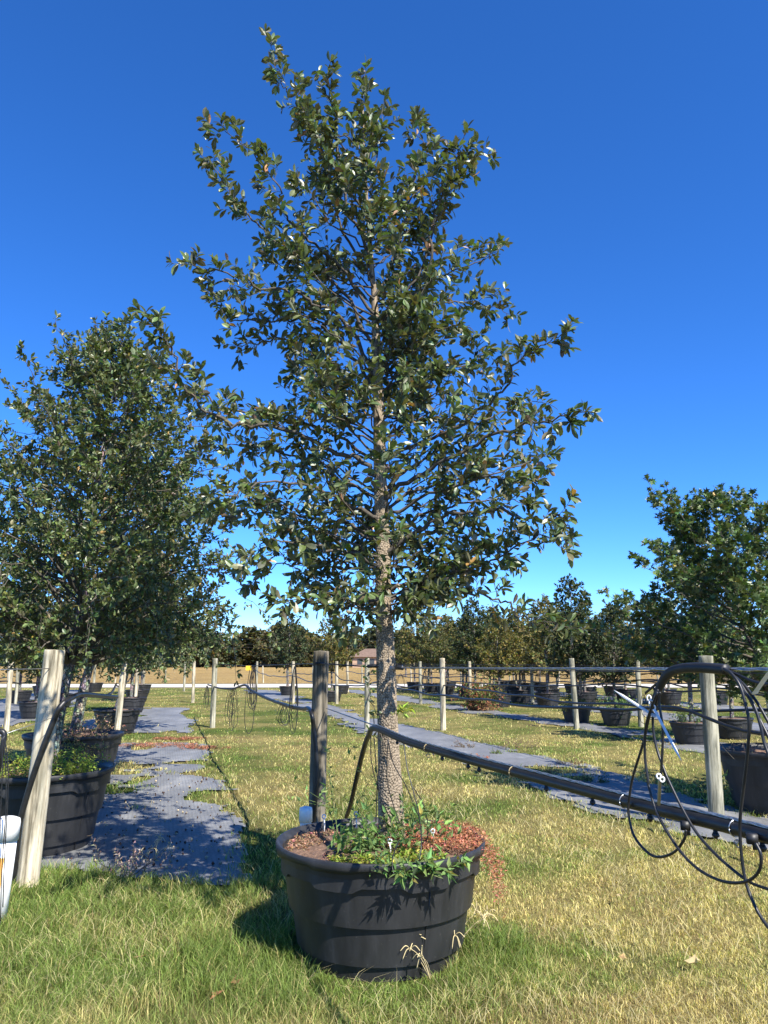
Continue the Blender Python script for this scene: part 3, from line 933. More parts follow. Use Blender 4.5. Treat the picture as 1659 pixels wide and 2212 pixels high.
    # short bare spurs on the trunk
    for q in range(46):
        yy = 700 + 680 * rng.random()
        s = tpoint(yy)
        az = rng.random() * 2 * math.pi
        d = np.array([math.cos(az), math.sin(az), rng.normal(0, .4)])
        L = .05 + .13 * rng.random()
        e = s + d * L
        wood.tube(np.array([s, (s + e) / 2 + rng.normal(0, .008, 3), e]), [.0028, .002, .0012], 4, False)
        for z in range(3):
            f = .4 + .5 * rng.random(); b0 = s + d * L * f
            wood.tube(np.array([b0, b0 + rng.normal(0, .022, 3)]), [.0013, .0008], 3, False)
    finish_tree(root, rng, MB().tube(np.array([base, base + [0, 0, .01]]), .02, 6), wood, fol, 'oak', .86, (.088, .110, .038), M['leaf_main'], M['bark'], M['twig'], 300, .3, .012, (.30, .17, .05), base, at(885, 520, 4.45))
    for ch in list(root.children):
        if ch.name.startswith('trunk') and len(ch.data.vertices) < 60:
            bpy.data.objects.remove(ch, do_unlink=True)
    return root

def bark_real():
    m, n, l, b = new_mat('oak_bark_plates')
    a = n.new('ShaderNodeAttribute'); a.attribute_name = 'Col'
    f = noise_node(n, l, 160, 4)
    r = ramp(n, l, f.outputs['Fac'], [(.3, (.7, .7, .7)), (.7, (1.25, 1.22, 1.15))])
    m1 = n.new('ShaderNodeMix'); m1.data_type = 'RGBA'; m1.blend_type = 'MULTIPLY'; m1.inputs[0].default_value = 1
    l.new(a.outputs['Color'], m1.inputs[6]); l.new(r.outputs[0], m1.inputs[7])
    l.new(m1.outputs[2], b.inputs['Base Color'])
    b.inputs['Roughness'].default_value = .92
    b.inputs['Specular IOR Level'].default_value = .15
    bump(n, l, f.outputs['Fac'], b, .5, .003)
    return m
M['bark_real'] = bark_real()
main_oak()

# ---- other trees: built from a trunk line and a crown profile
def grow(root, seed, trunk, rads, prof, z0, z1, nl, leaf_len, kind, wratio, mean, leafm, barkm, twigm=None, spacing=.09, tl=(.12, .3), nleaf=6, up=.12, sub=1, rise=.5, singles=0, var=.3, yellow=.01, ycol=(.35, .26, .06), droop=0.0, tipc=3, t0=.3, kt=20, swx=1.0, shoots=0, wisps=0):
    """trunk: points from the base up (world); prof: [(z, radius)]"""
    rng = np.random.default_rng(seed)
    tm, wood, fol = MB(), MB(), Foliage()
    TP = smooth_path(trunk, 8)
    rr = np.interp(np.linspace(0, 1, len(TP)), np.linspace(0, 1, len(rads)), rads)
    tm.tube(TP, rr, kt)
    zz = TP[:, 2]
    axis = lambda z: np.array([np.interp(z, zz, TP[:, 0]), np.interp(z, zz, TP[:, 1]), z])
    pz, pr = [q[0] for q in prof], [q[1] for q in prof]
    for q in range(nl):
        f0 = (q + rng.random()) / nl
        tz = z0 + (z1 - z0) * f0
        az = q * 2.399 + rng.normal(0, .35)
        rad = np.interp(tz, pz, pr) * (.5 + .58 * math.sqrt(rng.random())) * (1.0 + .30 * rng.normal() * (rng.random() < .35))
        c = axis(min(tz, zz[-1]))
        c[2] = tz
        off = np.array([math.cos(az) * swx, math.sin(az), 0]) * rad
        tgt = c + off
        if droop: tgt[2] -= droop * rad * rng.random() * (1 - f0)
        sz = max(zz[0] + .62 * (z0 - zz[0]) + .2, tz - rad * rise * (.7 + .5 * rng.random()))
        st = axis(min(sz, zz[-1] - .02))
        mid = st * .45 + tgt * .55 + UPV * (.10 * rad * (1 if droop else -.3)) + rng.normal(0, .04, 3)
        r0 = max(.004, np.interp(st[2], zz, rr) * .42)
        limb(rng, wood, fol, [st, mid, tgt], r0, .002, leaf_len, spacing, t0, tl, nleaf, up, sub, tipc)
    for q in range(wisps):                    # thin leafy wisps hanging below the crown
        az = rng.random() * 6.28; rad = pr[1] * (.35 + .75 * rng.random())
        st = axis(z0 + .25 + .3 * rng.random()) + np.array([math.cos(az), math.sin(az), 0]) * rad
        e = st + np.array([math.cos(az) * .18 + rng.normal(0, .08), math.sin(az) * .18, -.35 - .4 * rng.random()])
        limb(rng, wood, fol, [st, st * .5 + e * .5 + np.array([math.cos(az) * .07, math.sin(az) * .07, .05]), e], .003, .0013, leaf_len * .8, .05, .1, (.03, .09), 4, -.1, 0, 2)
    for q in range(shoots):
        tz = z0 + (z1 - z0) * (.45 + .5 * rng.random()); az = rng.random() * 6.28
        rad = np.interp(tz, pz, pr)
        st = axis(min(tz - .2, zz[-1] - .05)) + np.array([math.cos(az), math.sin(az), 0]) * rad * .5
        e = st + np.array([math.cos(az) * rad * .65, math.sin(az) * rad * .65, .35 + .45 * rng.random()])
        limb(rng, wood, fol, [st, (st + e) / 2 + rng.normal(0, .05, 3), e], .006, .002, leaf_len, spacing, .05, (tl[0] * .5, tl[1] * .5), nleaf, .25, 0, tipc)
    finish_tree(root, rng, tm, wood, fol, kind, wratio, mean, leafm, barkm, twigm or M['twig'], singles, var, yellow, ycol)
    return sum(len(x) for x in fol.p)

# left row: dense small-leaved evergreens
def left_tree(x, y, seed, label, base_z, top, lean, profile, nl, singles, leaf=.053, **kw):
    root = empty('evergreen_tree', (x, y, base_z), label, 'tree')
    tr = [np.array([x, y, base_z]), np.array([x + lean[0] * .25, y + lean[1] * .25, base_z + .7]), np.array([x + lean[0] * .6, y + lean[1] * .6, 2.0]), np.array([x + lean[0], y + lean[1], top - .5])]
    n = grow(root, seed, tr, [.075, .066, .05, .03, .01], profile, profile[0][0], profile[-1][0], nl, leaf, 'small', 1.0, (.088, .116, .036), M['leaf'], M['bark_dark'], M['twig_dark'],
         spacing=.062, tl=(.14, .38), nleaf=8, up=.10, sub=2, rise=.5, singles=singles, droop=.22, tipc=4, shoots=22, wisps=42, **kw)
    print(label[:20], n)
left_tree(-2.93, 6.98, 201, 'dense small-leaved evergreen tree growing from the tub behind the pale post', .58, 4.5, (.28, .1),
          [(1.78, 1.0), (2.05, 1.38), (2.4, 1.45), (2.9, 1.28), (3.5, .95), (4.1, .6), (4.75, .15)], 165, 300)
left_tree(-4.08, 10.5, 202, 'bushy evergreen tree growing from the tub of dried weeds', .57, 4.5, (.35, .1),
          [(1.75, 1.0), (2.1, 1.55), (2.6, 1.65), (3.3, 1.3), (4.0, .8), (4.7, .2)], 95, 0, .066)
left_tree(-5.95, 17.7, 203, 'slender grey-green tree leaning over the far tub on the left mat', .5, 3.9, (.5, 0),
          [(1.6, .7), (2.0, 1.2), (2.6, 1.35), (3.3, 1.0), (4.1, .2)], 45, 0, .085)

# right tree with sharp-lobed leaves in the big tub
def lobed_tree(x, y, seed, label, base_z, top, lean, profile, nl, leaf=.06, singles=0, mean=(.068, .105, .028), group=None):
    root = empty('lobed_oak_tree', (x, y, base_z), label, 'tree', group)
    tr = [np.array([x, y, base_z]), np.array([x - .02, y, base_z + .8]), np.array([x + lean[0] * .6, y + lean[1] * .6, base_z + .5 * (top - base_z)]), np.array([x + lean[0], y + lean[1], top - .3])]
    n = grow(root, seed, tr, [.055, .048, .036, .02, .007], profile, profile[0][0], profile[-1][0], nl, leaf, 'lobed', 1.0, mean, M['leaf'], M['bark_dark'], M['twig_dark'],
         spacing=.08, tl=(.14, .34), nleaf=6, up=.16, sub=1, rise=.6, singles=singles, tipc=4, shoots=9)
    print(label[:20], n)
lobed_tree(4.25, 8.65, 301, 'dark green lobed-leaf oak with pale bark behind the green-grey post', .56, 3.5, (-.40, .1),
           [(1.35, .9), (1.7, 1.25), (2.2, 1.28), (2.65, 1.05), (3.0, .75), (3.4, .15)], 115, .085, 150)

# mid-distance trees with coarser sprays of foliage
def mid_proto(name, seed, H, R0, mean, var, yellow, ycol, n, leaf=.12, z0=1.1, slim=1.0, kind='far'):
    root = bpy.data.objects.new(name, None)
    link(root)
    rng = np.random.default_rng(seed)
    prof = [(z0, R0 * .6), (z0 + .25 * (H - z0), R0), (z0 + .55 * (H - z0), R0 * .85), (z0 + .8 * (H - z0), R0 * .45 * slim), (H, .08)]
    tr = [np.array([0, 0, 0.0]), np.array([.03, 0, H * .3]), np.array([-.03, .03, H * .6]), np.array([.02, 0, H * .93])]
    grow(root, seed, tr, [.05, .045, .03, .008], prof, z0, H, n, leaf, kind, 1.0, mean, M['leaf_soft'], M['bark_dark'], spacing=.13, tl=(.15, .4), nleaf=5, sub=1, rise=.6, var=var, yellow=yellow, ycol=ycol, tipc=3, t0=.2, kt=8)
    return root
PR = {
    'dark': mid_proto('dark_oak_tree', 401, 3.5, .95, (.050, .066, .028), .35, .02, (.2, .16, .06), 62),
    'dark2': mid_proto('dark_oak_tree', 402, 3.3, 1.0, (.055, .070, .032), .35, .04, (.22, .17, .06), 60),
    'olive': mid_proto('olive_tree', 403, 3.3, 1.15, (.115, .112, .032), .35, .2, (.26, .19, .05), 64),
    'gold': mid_proto('golden_tree', 404, 3.6, 1.2, (.125, .128, .045), .35, .25, (.21, .165, .05), 64),
    'gold2': mid_proto('golden_tree', 405, 3.4, 1.25, (.105, .115, .042), .35, .2, (.19, .16, .05), 60),
}
used = set()
def mid_tree(k, x, y, s, label, group=None, rz=None, z=0.0, sxy=1.0):
    p = PR[k]
    o = p if k not in used else copy_tree(p)
    used.add(k)
    o.location = (x, y, z)
    o.rotation_euler = (0, 0, random.random() * 6.28 if rz is None else rz)
    o.scale = (s * sxy, s * sxy, s)
    for key in ('label', 'category', 'group'):
        if key in o: del o[key]
    return tag(o, label, 'tree', group)
mid_tree('dark', 3.6, 31, 1.06, 'dark narrow tree with a pointed top rising over the golden row', z=.2)
mid_tree('dark', 5.02, 20.7, .96, 'dark tree with a thin pointed crown in the small weedy tub', z=.3)
mid_tree('dark2', 5.76, 19.7, .80, 'short dark tree in the tub with the bushy weed', z=.3)
mid_tree('dark2', 5.95, 15.4, .92, 'dark tree in the small tub beside the green-grey post', z=.3)
mid_tree('dark2', -4.5, 37, 1.05, 'dark round tree in the small tub by the road', z=.3, sxy=.95)
mid_tree('olive', -2.05, 31, 1.0, 'olive yellow tree in the tub behind the dark weathered post', z=.3, sxy=.8)
mid_tree('olive', 6.1, 76, 1.35, 'olive green tree standing alone in the dry field', sxy=1.3)
mid_tree('dark2', 2.2, 78, 1.45, 'dark green tree in the dry field seen beside the oak trunk', sxy=1.25)
GG = 'yellowing trees in the dense far rows'
GL = 'yellow brown young tree in the dense rows before the road'
row_tubs = []
for r_, ya, yb, st in ((6, 28.0, 44, 2.5), (7, 29.2, 44, 2.7), (8, 29, 45, 3.0), (9, 29, 46, 3.2)):
    yy = ya
    while yy < yb:
        kk = random.choice(['gold', 'gold2', 'gold', 'olive'] if r_ < 9 else ['dark2', 'gold2'])
        jx = random.uniform(-.15, .15)
        mid_tree(kk, rowx(r_, yy) + jx, yy, random.uniform(.9, 1.06), GL, GG, z=.3)
        row_tubs.append((rowx(r_, yy) + jx, yy))
        yy += st * random.uniform(.9, 1.15)
for (x, y) in row_tubs:
    pot(x, y, .8, 'black tub in the dense rows of yellowing trees', 'tubs under the yellowing trees', rz=random.random() * 6)
for (r_, yy) in ((-1, 22), (-1, 27), (0, 24.5), (0, 31), (-2, 30), (-2, 36), (0, 38), (-1, 41)):
    mid_tree(random.choice(['dark2', 'olive', 'dark2']), rowx(r_, yy), yy, random.uniform(.95, 1.1), 'grey-green young tree in the far left rows behind the evergreens', 'young trees in the far left rows', z=.25)
    pot(rowx(r_, yy), yy, .8, 'black tub in the far left rows behind the evergreens', 'tubs in the far left rows', rz=random.random() * 6)
for (r_, yy) in ((5, 16.4), (5, 27.5)):
    mid_tree('dark2' if yy < 20 else 'olive', rowx(r_, yy) + .2, yy, random.uniform(.8, .9), 'leafy young tree in a tub among the right rows of posts', 'young trees among the right posts', z=.3)
    pot(rowx(r_, yy) + .2, yy, .72, 'black tub among the right rows of posts', 'tubs among the right posts', rz=random.random() * 6)
# far tree line
far_p = []
for s_, mean in ((501, (.070, .080, .036)), (502, (.092, .092, .040)), (503, (.060, .073, .036))):
    root = bpy.data.objects.new('distant_tree', None); link(root)
    H = 8.5
    grow(root, s_, [np.array([0, 0, 0.]), np.array([.1, 0, 3.]), np.array([0, .1, 5.5]), np.array([0, 0, 7.6])], [.18, .15, .1, .04], [(.5, 2.6), (2.5, 3.6), (5.0, 3.6), (7.0, 2.4), (8.5, .4)], .5, H, 60, .75, 'far', 1.1, mean, M['leaf_soft'], M['bark_dark'], spacing=.55, tl=(.6, 1.4), nleaf=5, sub=1, rise=.6, var=.4, yellow=.08, ycol=(.16, .12, .055), t0=.15, kt=6)
    far_p.append(root)
fu = set()
for q in range(92):
    i = q % 3
    o = far_p[i] if i not in fu else copy_tree(far_p[i])
    fu.add(i)
    x = -165 + q * 3.4 + random.uniform(-1.5, 1.5)
    y = 240 + random.uniform(-14, 14) + 18 * math.sin(q * .13)
    o.location = (x, y, -.1)
    s = random.uniform(.85, 1.2) * (1.15 if x > -70 else .9)
    o.scale = (s * 1.25, s * 1.25, s)
    o.rotation_euler = (0, 0, random.random() * 6.28)
    tag(o, 'distant brown-green tree in the tree line beyond the dry field', 'tree', 'trees of the far tree line')

# ---------------------------------------------------------------- posts
def post_mesh(seed, H=1.62, r=.066, taper=.94):
    rng = np.random.default_rng(seed)
    k, n = 28, 40
    a = np.arange(k) * 2 * math.pi / k
    zz = np.linspace(-.05, H, n)
    lob = sum(rng.normal(0, .012) * np.cos(a * m + rng.random() * 6) for m in (2, 3, 4, 5))
    rows = []
    for i, z in enumerate(zz):
        rr = r * (1 - (1 - taper) * z / H) * (1 + lob + .012 * rng.normal(size=k) + .02 * vnoise(a * 3, z * 3 + a * 0, 1, seed))
        crk = np.exp(-((np.mod(a - 4.4 + .25 * math.sin(z * 3 + seed), 2 * math.pi)) / .09) ** 2) * .006
        rr = rr - crk
        rows.append(np.stack([rr * np.cos(a), rr * np.sin(a), np.full(k, z)], -1))
    rows.append(rows[-1] * np.array([.94, .94, 1]) + np.array([0, 0, .006]))
    V = np.concatenate(rows)
    n = len(rows)
    i = np.arange(n - 1)[:, None] * k; j = np.arange(k)[None]; j2 = (j + 1) % k
    Q = np.stack([i + j, i + j2, i + k + j2, i + k + j], -1).reshape(-1, 4)
    V = np.vstack([V, [[0, 0, H + .009 + rng.normal(0, .003)]]])
    T = [((n - 1) * k + q, (n - 1) * k + (q + 1) % k, n * k) for q in range(k)]
    return V, T, Q
def post(x, y, label, mat, seed, group=None, tilt=(0, 0), H=1.62, r=.066, rz=0):
    V, T, Q = post_mesh(seed, H, r)
    o = MB().add(V, T, Q).build('wooden_post', mat)
    o.location = (x, y, 0)
    o.rotation_euler = (tilt[0], tilt[1], rz)
    return tag(o, label, 'post', group)
pl = ground(58, 1913)
post(pl[0], pl[1], 'pale knotty wooden post leaning before the mossy black tub', M['wood_light'], 601, tilt=(0, .035), H=1.63, r=.076, rz=.4)
post(rowx(1, 6.55), 6.55, 'dark weathered wooden post right behind the big oak tub', M['wood_dark'], 602, tilt=(0, .012), H=1.63, r=.068)
p2 = ground(1550, 1790)
post(p2[0], p2[1], 'green-grey leaning wooden post with bundled hoses hanging before it', M['wood_green'], 603, tilt=(0, -.012), H=1.60, r=.070, rz=2.0)
post(rowx(1, 19), 19, 'grey wooden post carrying the sagging pipe over the grass lane', M['wood_green'], 604)
post(-.40, 18.6, 'slim grey post seen just beside the oak trunk', M['wood_green'], 605, r=.06)
post(1.36, 18.3, 'straight pale grey post standing on the edge of the pale mat', M['wood_light'], 606, r=.063)
post(4.50, 18.6, 'grey post leaning toward the small weedy tubs', M['wood_green'], 607, tilt=(0, -.03), r=.063)
post(6.20, 19.2, 'grey post with white markers and looped tubes behind the small tubs', M['wood_green'], 608, r=.063)
post(rowx(0, 17.0) + .0, 17.0, 'grey post in front of the slender tree on the left mat', M['wood_light'], 609, tilt=(0, .04))
PG, PLB = 'posts of the far irrigation rows', 'thin grey wooden post in the far irrigation rows'
pv = []
pm = []
for sd in (620, 621, 622):
    V, T, Q = post_mesh(sd, 1.55, .062)
    pm.append(MB().add(V, T, Q).mesh('wooden_post', M['wood_green'] if sd != 621 else M['wood_light']))
for r_ in ROWX:
    y0 = {0: 29.0, 1: 30.4, 2: 30.0}.get(r_, 29.5)
    if r_ in (6, 7, 8, 9, -1, -2): y0 = 18.0
    yy = y0
    while yy < 46:
        o = link(bpy.data.objects.new('wooden_post', random.choice(pm)))
        o.location = (rowx(r_, yy), yy, 0)
        o.rotation_euler = (random.gauss(0, .02), random.gauss(0, .02), random.random() * 6)
        tag(o, PLB, 'post', PG)
        yy += 11.4
for q in range(22):                                   # a field fence beyond the road
    o = link(bpy.data.objects.new('wooden_post', pm[q % 3]))
    o.location = (-34 + q * 3.6, 57.5 + random.uniform(-.2, .2), 0)
    o.scale = (.8, .8, .8)
    o.rotation_euler = (random.gauss(0, .03), random.gauss(0, .03), 0)
    tag(o, 'small fence post along the dry field beyond the road', 'post', 'field fence posts')

# ---------------------------------------------------------------- wires and pipes
def cable(pts, r, label, mat='steel', twist=True, group=None, name='steel_cable'):
    mbw = MB()
    P = np.asarray(pts, float)
    if twist:
        L = np.concatenate([[0], np.cumsum(np.linalg.norm(np.diff(P, axis=0), axis=1))])
        s = np.arange(0, L[-1], r * 1.1)
        C_ = np.stack([np.interp(s, L, P[:, i]) for i in range(3)], -1)
        t = nrm(np.gradient(C_, axis=0))
        u = nrm(np.cross(t, UPV)); w = np.cross(t, u)
        for ph in (0, 2.094, 4.189):
            a = s / (r * 7) + ph
            mbw.tube(C_ + (np.cos(a)[:, None] * u + np.sin(a)[:, None] * w) * r * .5, r * .55, 5, True)
    else:
        mbw.tube(P, r, 5)
    return tag(mbw.build(name, M[mat]), label, 'cable', group)
def sag(p0, p1, d, n=12):
    t = np.linspace(0, 1, n)[:, None]
    P = np.asarray(p0) * (1 - t) + np.asarray(p1) * t
    P[:, 2] -= d * 4 * (t[:, 0] * (1 - t[:, 0]))
    return P
WZ = 1.525
w_end = row_at(1700, 1446, 1)
post_w = np.array([rowx(1, 6.55), 6.47, WZ + .01])
trunk_w = np.array([.045, 4.525, 1.515])
cable([w_end, np.array([trunk_w[0], trunk_w[1] - .03, trunk_w[2]])], .0042, 'thick twisted steel cable tied to the oak trunk and running to the bundled hoses')
far_w = np.array([rowx(1, 19), 18.93, 1.50])
P = np.vstack([[np.array([trunk_w[0] - .05, trunk_w[1] + .02, trunk_w[2]])], [post_w], sag(post_w, far_w, .03)[1:]])
cable(P, .004, 'dark cable running from the oak trunk through the dark weathered post', 'rubber', False)
# trunk tie: hose sleeves and wire loop
tie = empty('trunk_tie', (trunk_w[0], trunk_w[1] + .05, 1.515), 'wire loop in black hose sleeves tying the oak trunk to the cable', 'tie')
def rel(P, o): return np.asarray(P) - np.array(o.location)
tdir = nrm(w_end - trunk_w)
MB().tube(rel([trunk_w + tdir * .09 + [0, -.03, 0], trunk_w + tdir * .21 + [0, -.028, 0]], tie), .012, 10).build('hose_sleeve', M['rubber'], tie)
MB().tube(rel([trunk_w + np.array([-.075, .03, .012]), trunk_w + np.array([-.14, .06, .008])], tie), .011, 10).build('hose_sleeve', M['rubber'], tie)
lp = MB()
for dz in (-.004, .004, .0):
    a = np.linspace(0, 2 * math.pi, 24)
    lp.tube(rel(np.stack([.045 + .064 * np.cos(a), 4.60 + .064 * np.sin(a), 1.515 + dz + .01 * np.sin(a * 2 + dz * 300)], -1), tie), .0022, 5)
lp.build('wire_loop', M['steel'], tie)
MB().tube(rel([post_w + [-.02, -.025, 0], post_w + [.05, -.02, 0]], tie), .011, 8).build('hose_sleeve', M['rubber'], tie)

# lower line of the oak row: twisted wire and the thick drip pipe hung below it
pipe_pts = [row_at(748, 1765, 1, .18), row_at(758, 1735, 1, .14), row_at(775, 1660, 1, .06), row_at(788, 1610, 1, .0), row_at(797, 1588, 1, -.05), np.array([-.05, 4.44, 1.185]), row_at(880, 1602, 1, -.12), row_at(1000, 1638, 1, -.10), row_at(1150, 1678, 1, -.06), row_at(1350, 1731, 1, -.03), row_at(1560, 1782, 1, 0), row_at(1700, 1818, 1, 0)]
pipe_pts[0][2] = max(pipe_pts[0][2], .02)
PP = smooth_path(pipe_pts, 12)
pe = empty('drip_pipe', (PP[60][0], PP[60][1], 0), 'thick black drip pipe sloping past the oak trunk toward the hanging hoses', 'pipe')
MB().tube(rel(PP, pe), .016, 16).build('tube', M['hose'], pe)
seg = PP[62:]
for f in (.10, .26, .33, .37, .52, .60, .70, .82, .93):
    p = seg[int(f * (len(seg) - 1))]
    em = MB().tube(rel([p + [0, 0, -.012], p + [0, 0, -.034]], pe), [.006, .0045], 8)
    em.lathe([(.008, -.03), (.009, -.026), (.006, -.02)], 10, rel(p, pe))
    em.build('emitter', M['rubber'], pe)
for f in (.22, .45, .66, .86):
    i = int(f * (len(seg) - 1)); p = seg[i]; t = nrm(seg[min(i + 1, len(seg) - 1)] - seg[i - 1])
    u = nrm(np.cross(t, UPV)); w = np.cross(u, t)
    a = np.linspace(0, 2 * math.pi, 18)
    c = MB().tube(rel(p + .0178 * (np.cos(a)[:, None] * u + np.sin(a)[:, None] * w), pe), .0016, 5)
    a = np.linspace(0, 4.5 * math.pi, 30)
    c.tube(rel(p + np.array([0, 0, -.032]) + .008 * (np.cos(a)[:, None] * u + np.sin(a)[:, None] * UPV) + t * (a[:, None] * .0008), pe), .0012, 4)
    c.build('tie_wire', M['straw_stick'] if f < .5 else M['steel'], pe)
cw = np.vstack([[np.array([rowx(1, 6.5) + .06, 6.48, 1.175])], PP[58:] + np.array([0, 0, .0195])])
cable(cw, .0042, 'twisted steel wire lying along the top of the thick drip pipe')
# drip pipe of the next span, bending down the dark post
pp2 = [row_at(x, y, 1, o) for (x, y, o) in ((449, 1479, 0), (472, 1486, 0), (501, 1488, 0), (528, 1480, 0), (542, 1491, 0), (573, 1507, 0), (617, 1523, 0), (653, 1531, 0), (665, 1530, -.04))]
yp = 6.44
pp2 += [at(673, 1542, yp), at(678, 1575, yp), at(684, 1640, yp), at(683, 1700, yp), at(677, 1770, yp + .02), at(668, 1860, yp + .03)]
tag(MB().tube(smooth_path(pp2, 10), .018, 12).build('drip_pipe', M['hose']), 'black drip pipe sagging over the grass lane and bending down the dark post', 'pipe')

# left row pipe: along the row, over and down the pale post
yl = pl[1]
lp_pts = [(rowx(0, 17) - .08, 17, 1.08), (rowx(0, 14), 14, 1.0), (rowx(0, 11.5), 11.5, 1.05), at(252, 1506, 9.2), at(204, 1502, 7.0), at(175, 1500, 6.2), at(150, 1510, 5.8), at(131, 1526, 5.70), at(118, 1552, 5.70), at(91, 1620, 5.70), at(64, 1700, 5.72), at(40, 1790, 5.74), at(32, 1880, 5.78), at(28, 1925, 5.8)]
tag(MB().tube(smooth_path(lp_pts, 10), .021, 14).build('drip_pipe', M['hose']), 'black drip pipe bending down beside the pale knotty post', 'pipe')
cable([at(-60, 1448, 5.0), at(112, 1444, pl[1] - .02)], .0035, 'pale green wire fixed near the top of the pale knotty post', 'steel', False)
cable([at(-20, 1596, 5.3), at(120, 1548, 5.72)], .0022, 'thin wire from the pale knotty post to the short bent hose end', 'steel', False)
lh = [at(-40, 1592, 5.0), at(-8, 1583, 5.0), at(4, 1580, 5.0), at(9, 1590, 5.0), at(3, 1625, 5.0), at(-6, 1680, 5.02), at(-16, 1800, 5.05)]
tag(MB().tube(smooth_path(lh, 8), .017, 10).build('drip_pipe', M['hose']), 'short bent black hose end above the white plastic pipe', 'pipe')
for q, pts in enumerate(([(9, 1588), (16, 1640), (17, 1720), (10, 1850), (6, 1960)], [(7, 1590), (12, 1650), (13, 1740), (4, 1880), (1, 1990)], [(4, 1592), (5, 1660), (1, 1760), (-3, 1850)])):
    tag(MB().tube(smooth_path([at(x, y, 4.9 - .02 * q) for x, y in pts], 8), .0032, 6).build('drip_tube', M['hose']), 'thin black tube hanging before the white plastic pipe', 'tube', 'tubes before the white pipe')

# white plastic pipes
g = ground(-12, 1992)
wp = empty('white_pipe', (g[0], g[1], 0), 'upright white plastic pipe with an orange sticker beside the pale post', 'pipe')
wp.rotation_euler = (0, .05, 0)
MB().lathe([(.066, -.05), (.066, .47)], 28).build('tube', M['white'], wp)
MB().lathe([(.074, .47), (.074, .57), (.068, .595), (.04, .605), (.001, .607)], 28).build('cap', M['white'], wp)
k = 8; a = np.linspace(-1.75, -1.05, k)
sv = np.concatenate([np.stack([.0675 * np.cos(a), .0675 * np.sin(a), np.full(k, z)], -1) for z in (.12, .38)])
i = np.arange(k - 1)
MB().add(sv, None, np.stack([i, i + 1, i + k + 1, i + k], -1)).build('sticker', M['orange'], wp)
g = at(660, 1790, 5.75)
wp2 = empty('white_pipe', (g[0], 5.75, 0), 'short capped white plastic pipe standing behind the big oak tub', 'pipe')
MB().lathe([(.040, -.05), (.040, .44)], 24).build('tube', M['white'], wp2)
MB().lathe([(.047, .44), (.047, .515), (.043, .535), (.02, .542), (.001, .543)], 24).build('cap', M['white'], wp2)

# pipes and cables of the other rows
RL = 'thin cable strung along a far irrigation row'
PLL = 'thin black pipe sagging along a far irrigation row'
for r_ in ROWX:
    if r_ == 1: continue
    y0, y1 = (7.7 if r_ == 2 else (18.3 if r_ > 2 else 17.0)), 46
    if r_ in (2, 3, 4, 5): y0n = y0 - 11.4
    else: y0n = y0
    if r_ <= 0: y0n = 17.0
    yk = [y0n]
    while yk[-1] + 11.4 <= 46: yk.append(yk[-1] + 11.4)
    top, low = [], []
    for a_, b_ in zip(yk[:-1], yk[1:]):
        hz = 1.45 + random.uniform(-.03, .03)
        top.append(sag((rowx(r_, a_) - .07, a_, hz), (rowx(r_, b_) - .07, b_, hz), .02, 8))
        h1, h2 = 1.06 + random.uniform(-.08, .08), 1.06 + random.uniform(-.08, .08)
        seg_ = sag((rowx(r_, a_) - .07, a_, h1), (rowx(r_, b_) - .07, b_, h2), .08 + .1 * random.random(), 14)
        seg_[:, 2] += np.array([0] + [random.uniform(-.03, .03) for _ in range(12)] + [0])
        low.append(seg_)
    if not top: continue
    cable(np.concatenate([s_[:-1] for s_ in top] + [top[-1][-1:]]), .0045, RL, 'rubber', False, 'cables of the far rows')
    tag(MB().tube(smooth_path(np.concatenate([s_[:-1] for s_ in low] + [low[-1][-1:]]), 4), .017, 8).build('drip_pipe', M['hose']), PLL, 'pipe', 'pipes of the far rows')

# looped drip tubes hanging on the lines
def coil(pt, depth, width, n, seed, label, group, dirx=1.0, r=.0032):
    rng = np.random.default_rng(seed)
    m_ = MB()
    pt = np.asarray(pt, float)
    along = nrm(np.array([SLOPE, 1, 0])) * .35 + np.array([.95, 0, 0]) * dirx
    for q in range(n):
        d = depth * (.55 + .5 * rng.random()); w = width * (.5 + .6 * rng.random()); o = rng.normal(0, width * .25)
        a = np.linspace(0, 2 * math.pi, 26)
        prof = np.stack([o + w * np.sin(a) * (.3 + .7 * (1 - np.cos(a)) / 2), -d * (1 - np.cos(a)) / 2], -1)
        P_ = pt + prof[:, :1] * along[None] + prof[:, 1:] * UPV + rng.normal(0, .006, (1, 3))
        m_.tube(P_, r, 5, False)
    return tag(m_.build('drip_tube_coil', M['hose']), label, 'tube', group)
coil(row_at(637, 1440, 1), .62, .06, 5, 1, 'coiled thin black tubes hanging from the cable left of the dark post', None)
coil(row_at(612, 1522, 1), .28, .10, 4, 2, 'small coil of tubes hung under the pipe left of the dark post', None)
CG = 'tube coils on the irrigation rows'
CLB = 'coil of thin black drip tube hanging on a far irrigation row'
for (x, y, r_, dpt, w) in ((545, 1440, 1, .9, .10), (503, 1488, 1, .7, .12), (448, 1482, 1, .6, .1)):
    coil(row_at(x, y, r_), dpt, w, 5, int(x), 'tangle of tubes hanging from the pipe over the grass lane', 'tangles over the grass lane', r=.005)
for (x, y, r_, dpt, w, n_) in ((915, 1450, 4, .9, .2, 5), (1080, 1480, 5, .95, .25, 5), (1072, 1470, 5, 1.0, .5, 1), (1400, 1500, 4, .6, .3, 6), (1000, 1450, 6, .9, .2, 3), (795, 1480, 3, .8, .12, 3), (1250, 1450, 6, .8, .2, 4), (1160, 1455, 7, .8, .2, 4), (860, 1455, 3, .6, .2, 3)):
    d = ray(x, y)
    pt = row_at(x, y, r_)
    if pt[1] < 0 or pt[1] > 60: continue
    coil(pt, dpt, w, n_, int(x) + 3, CLB, CG, r=.006)

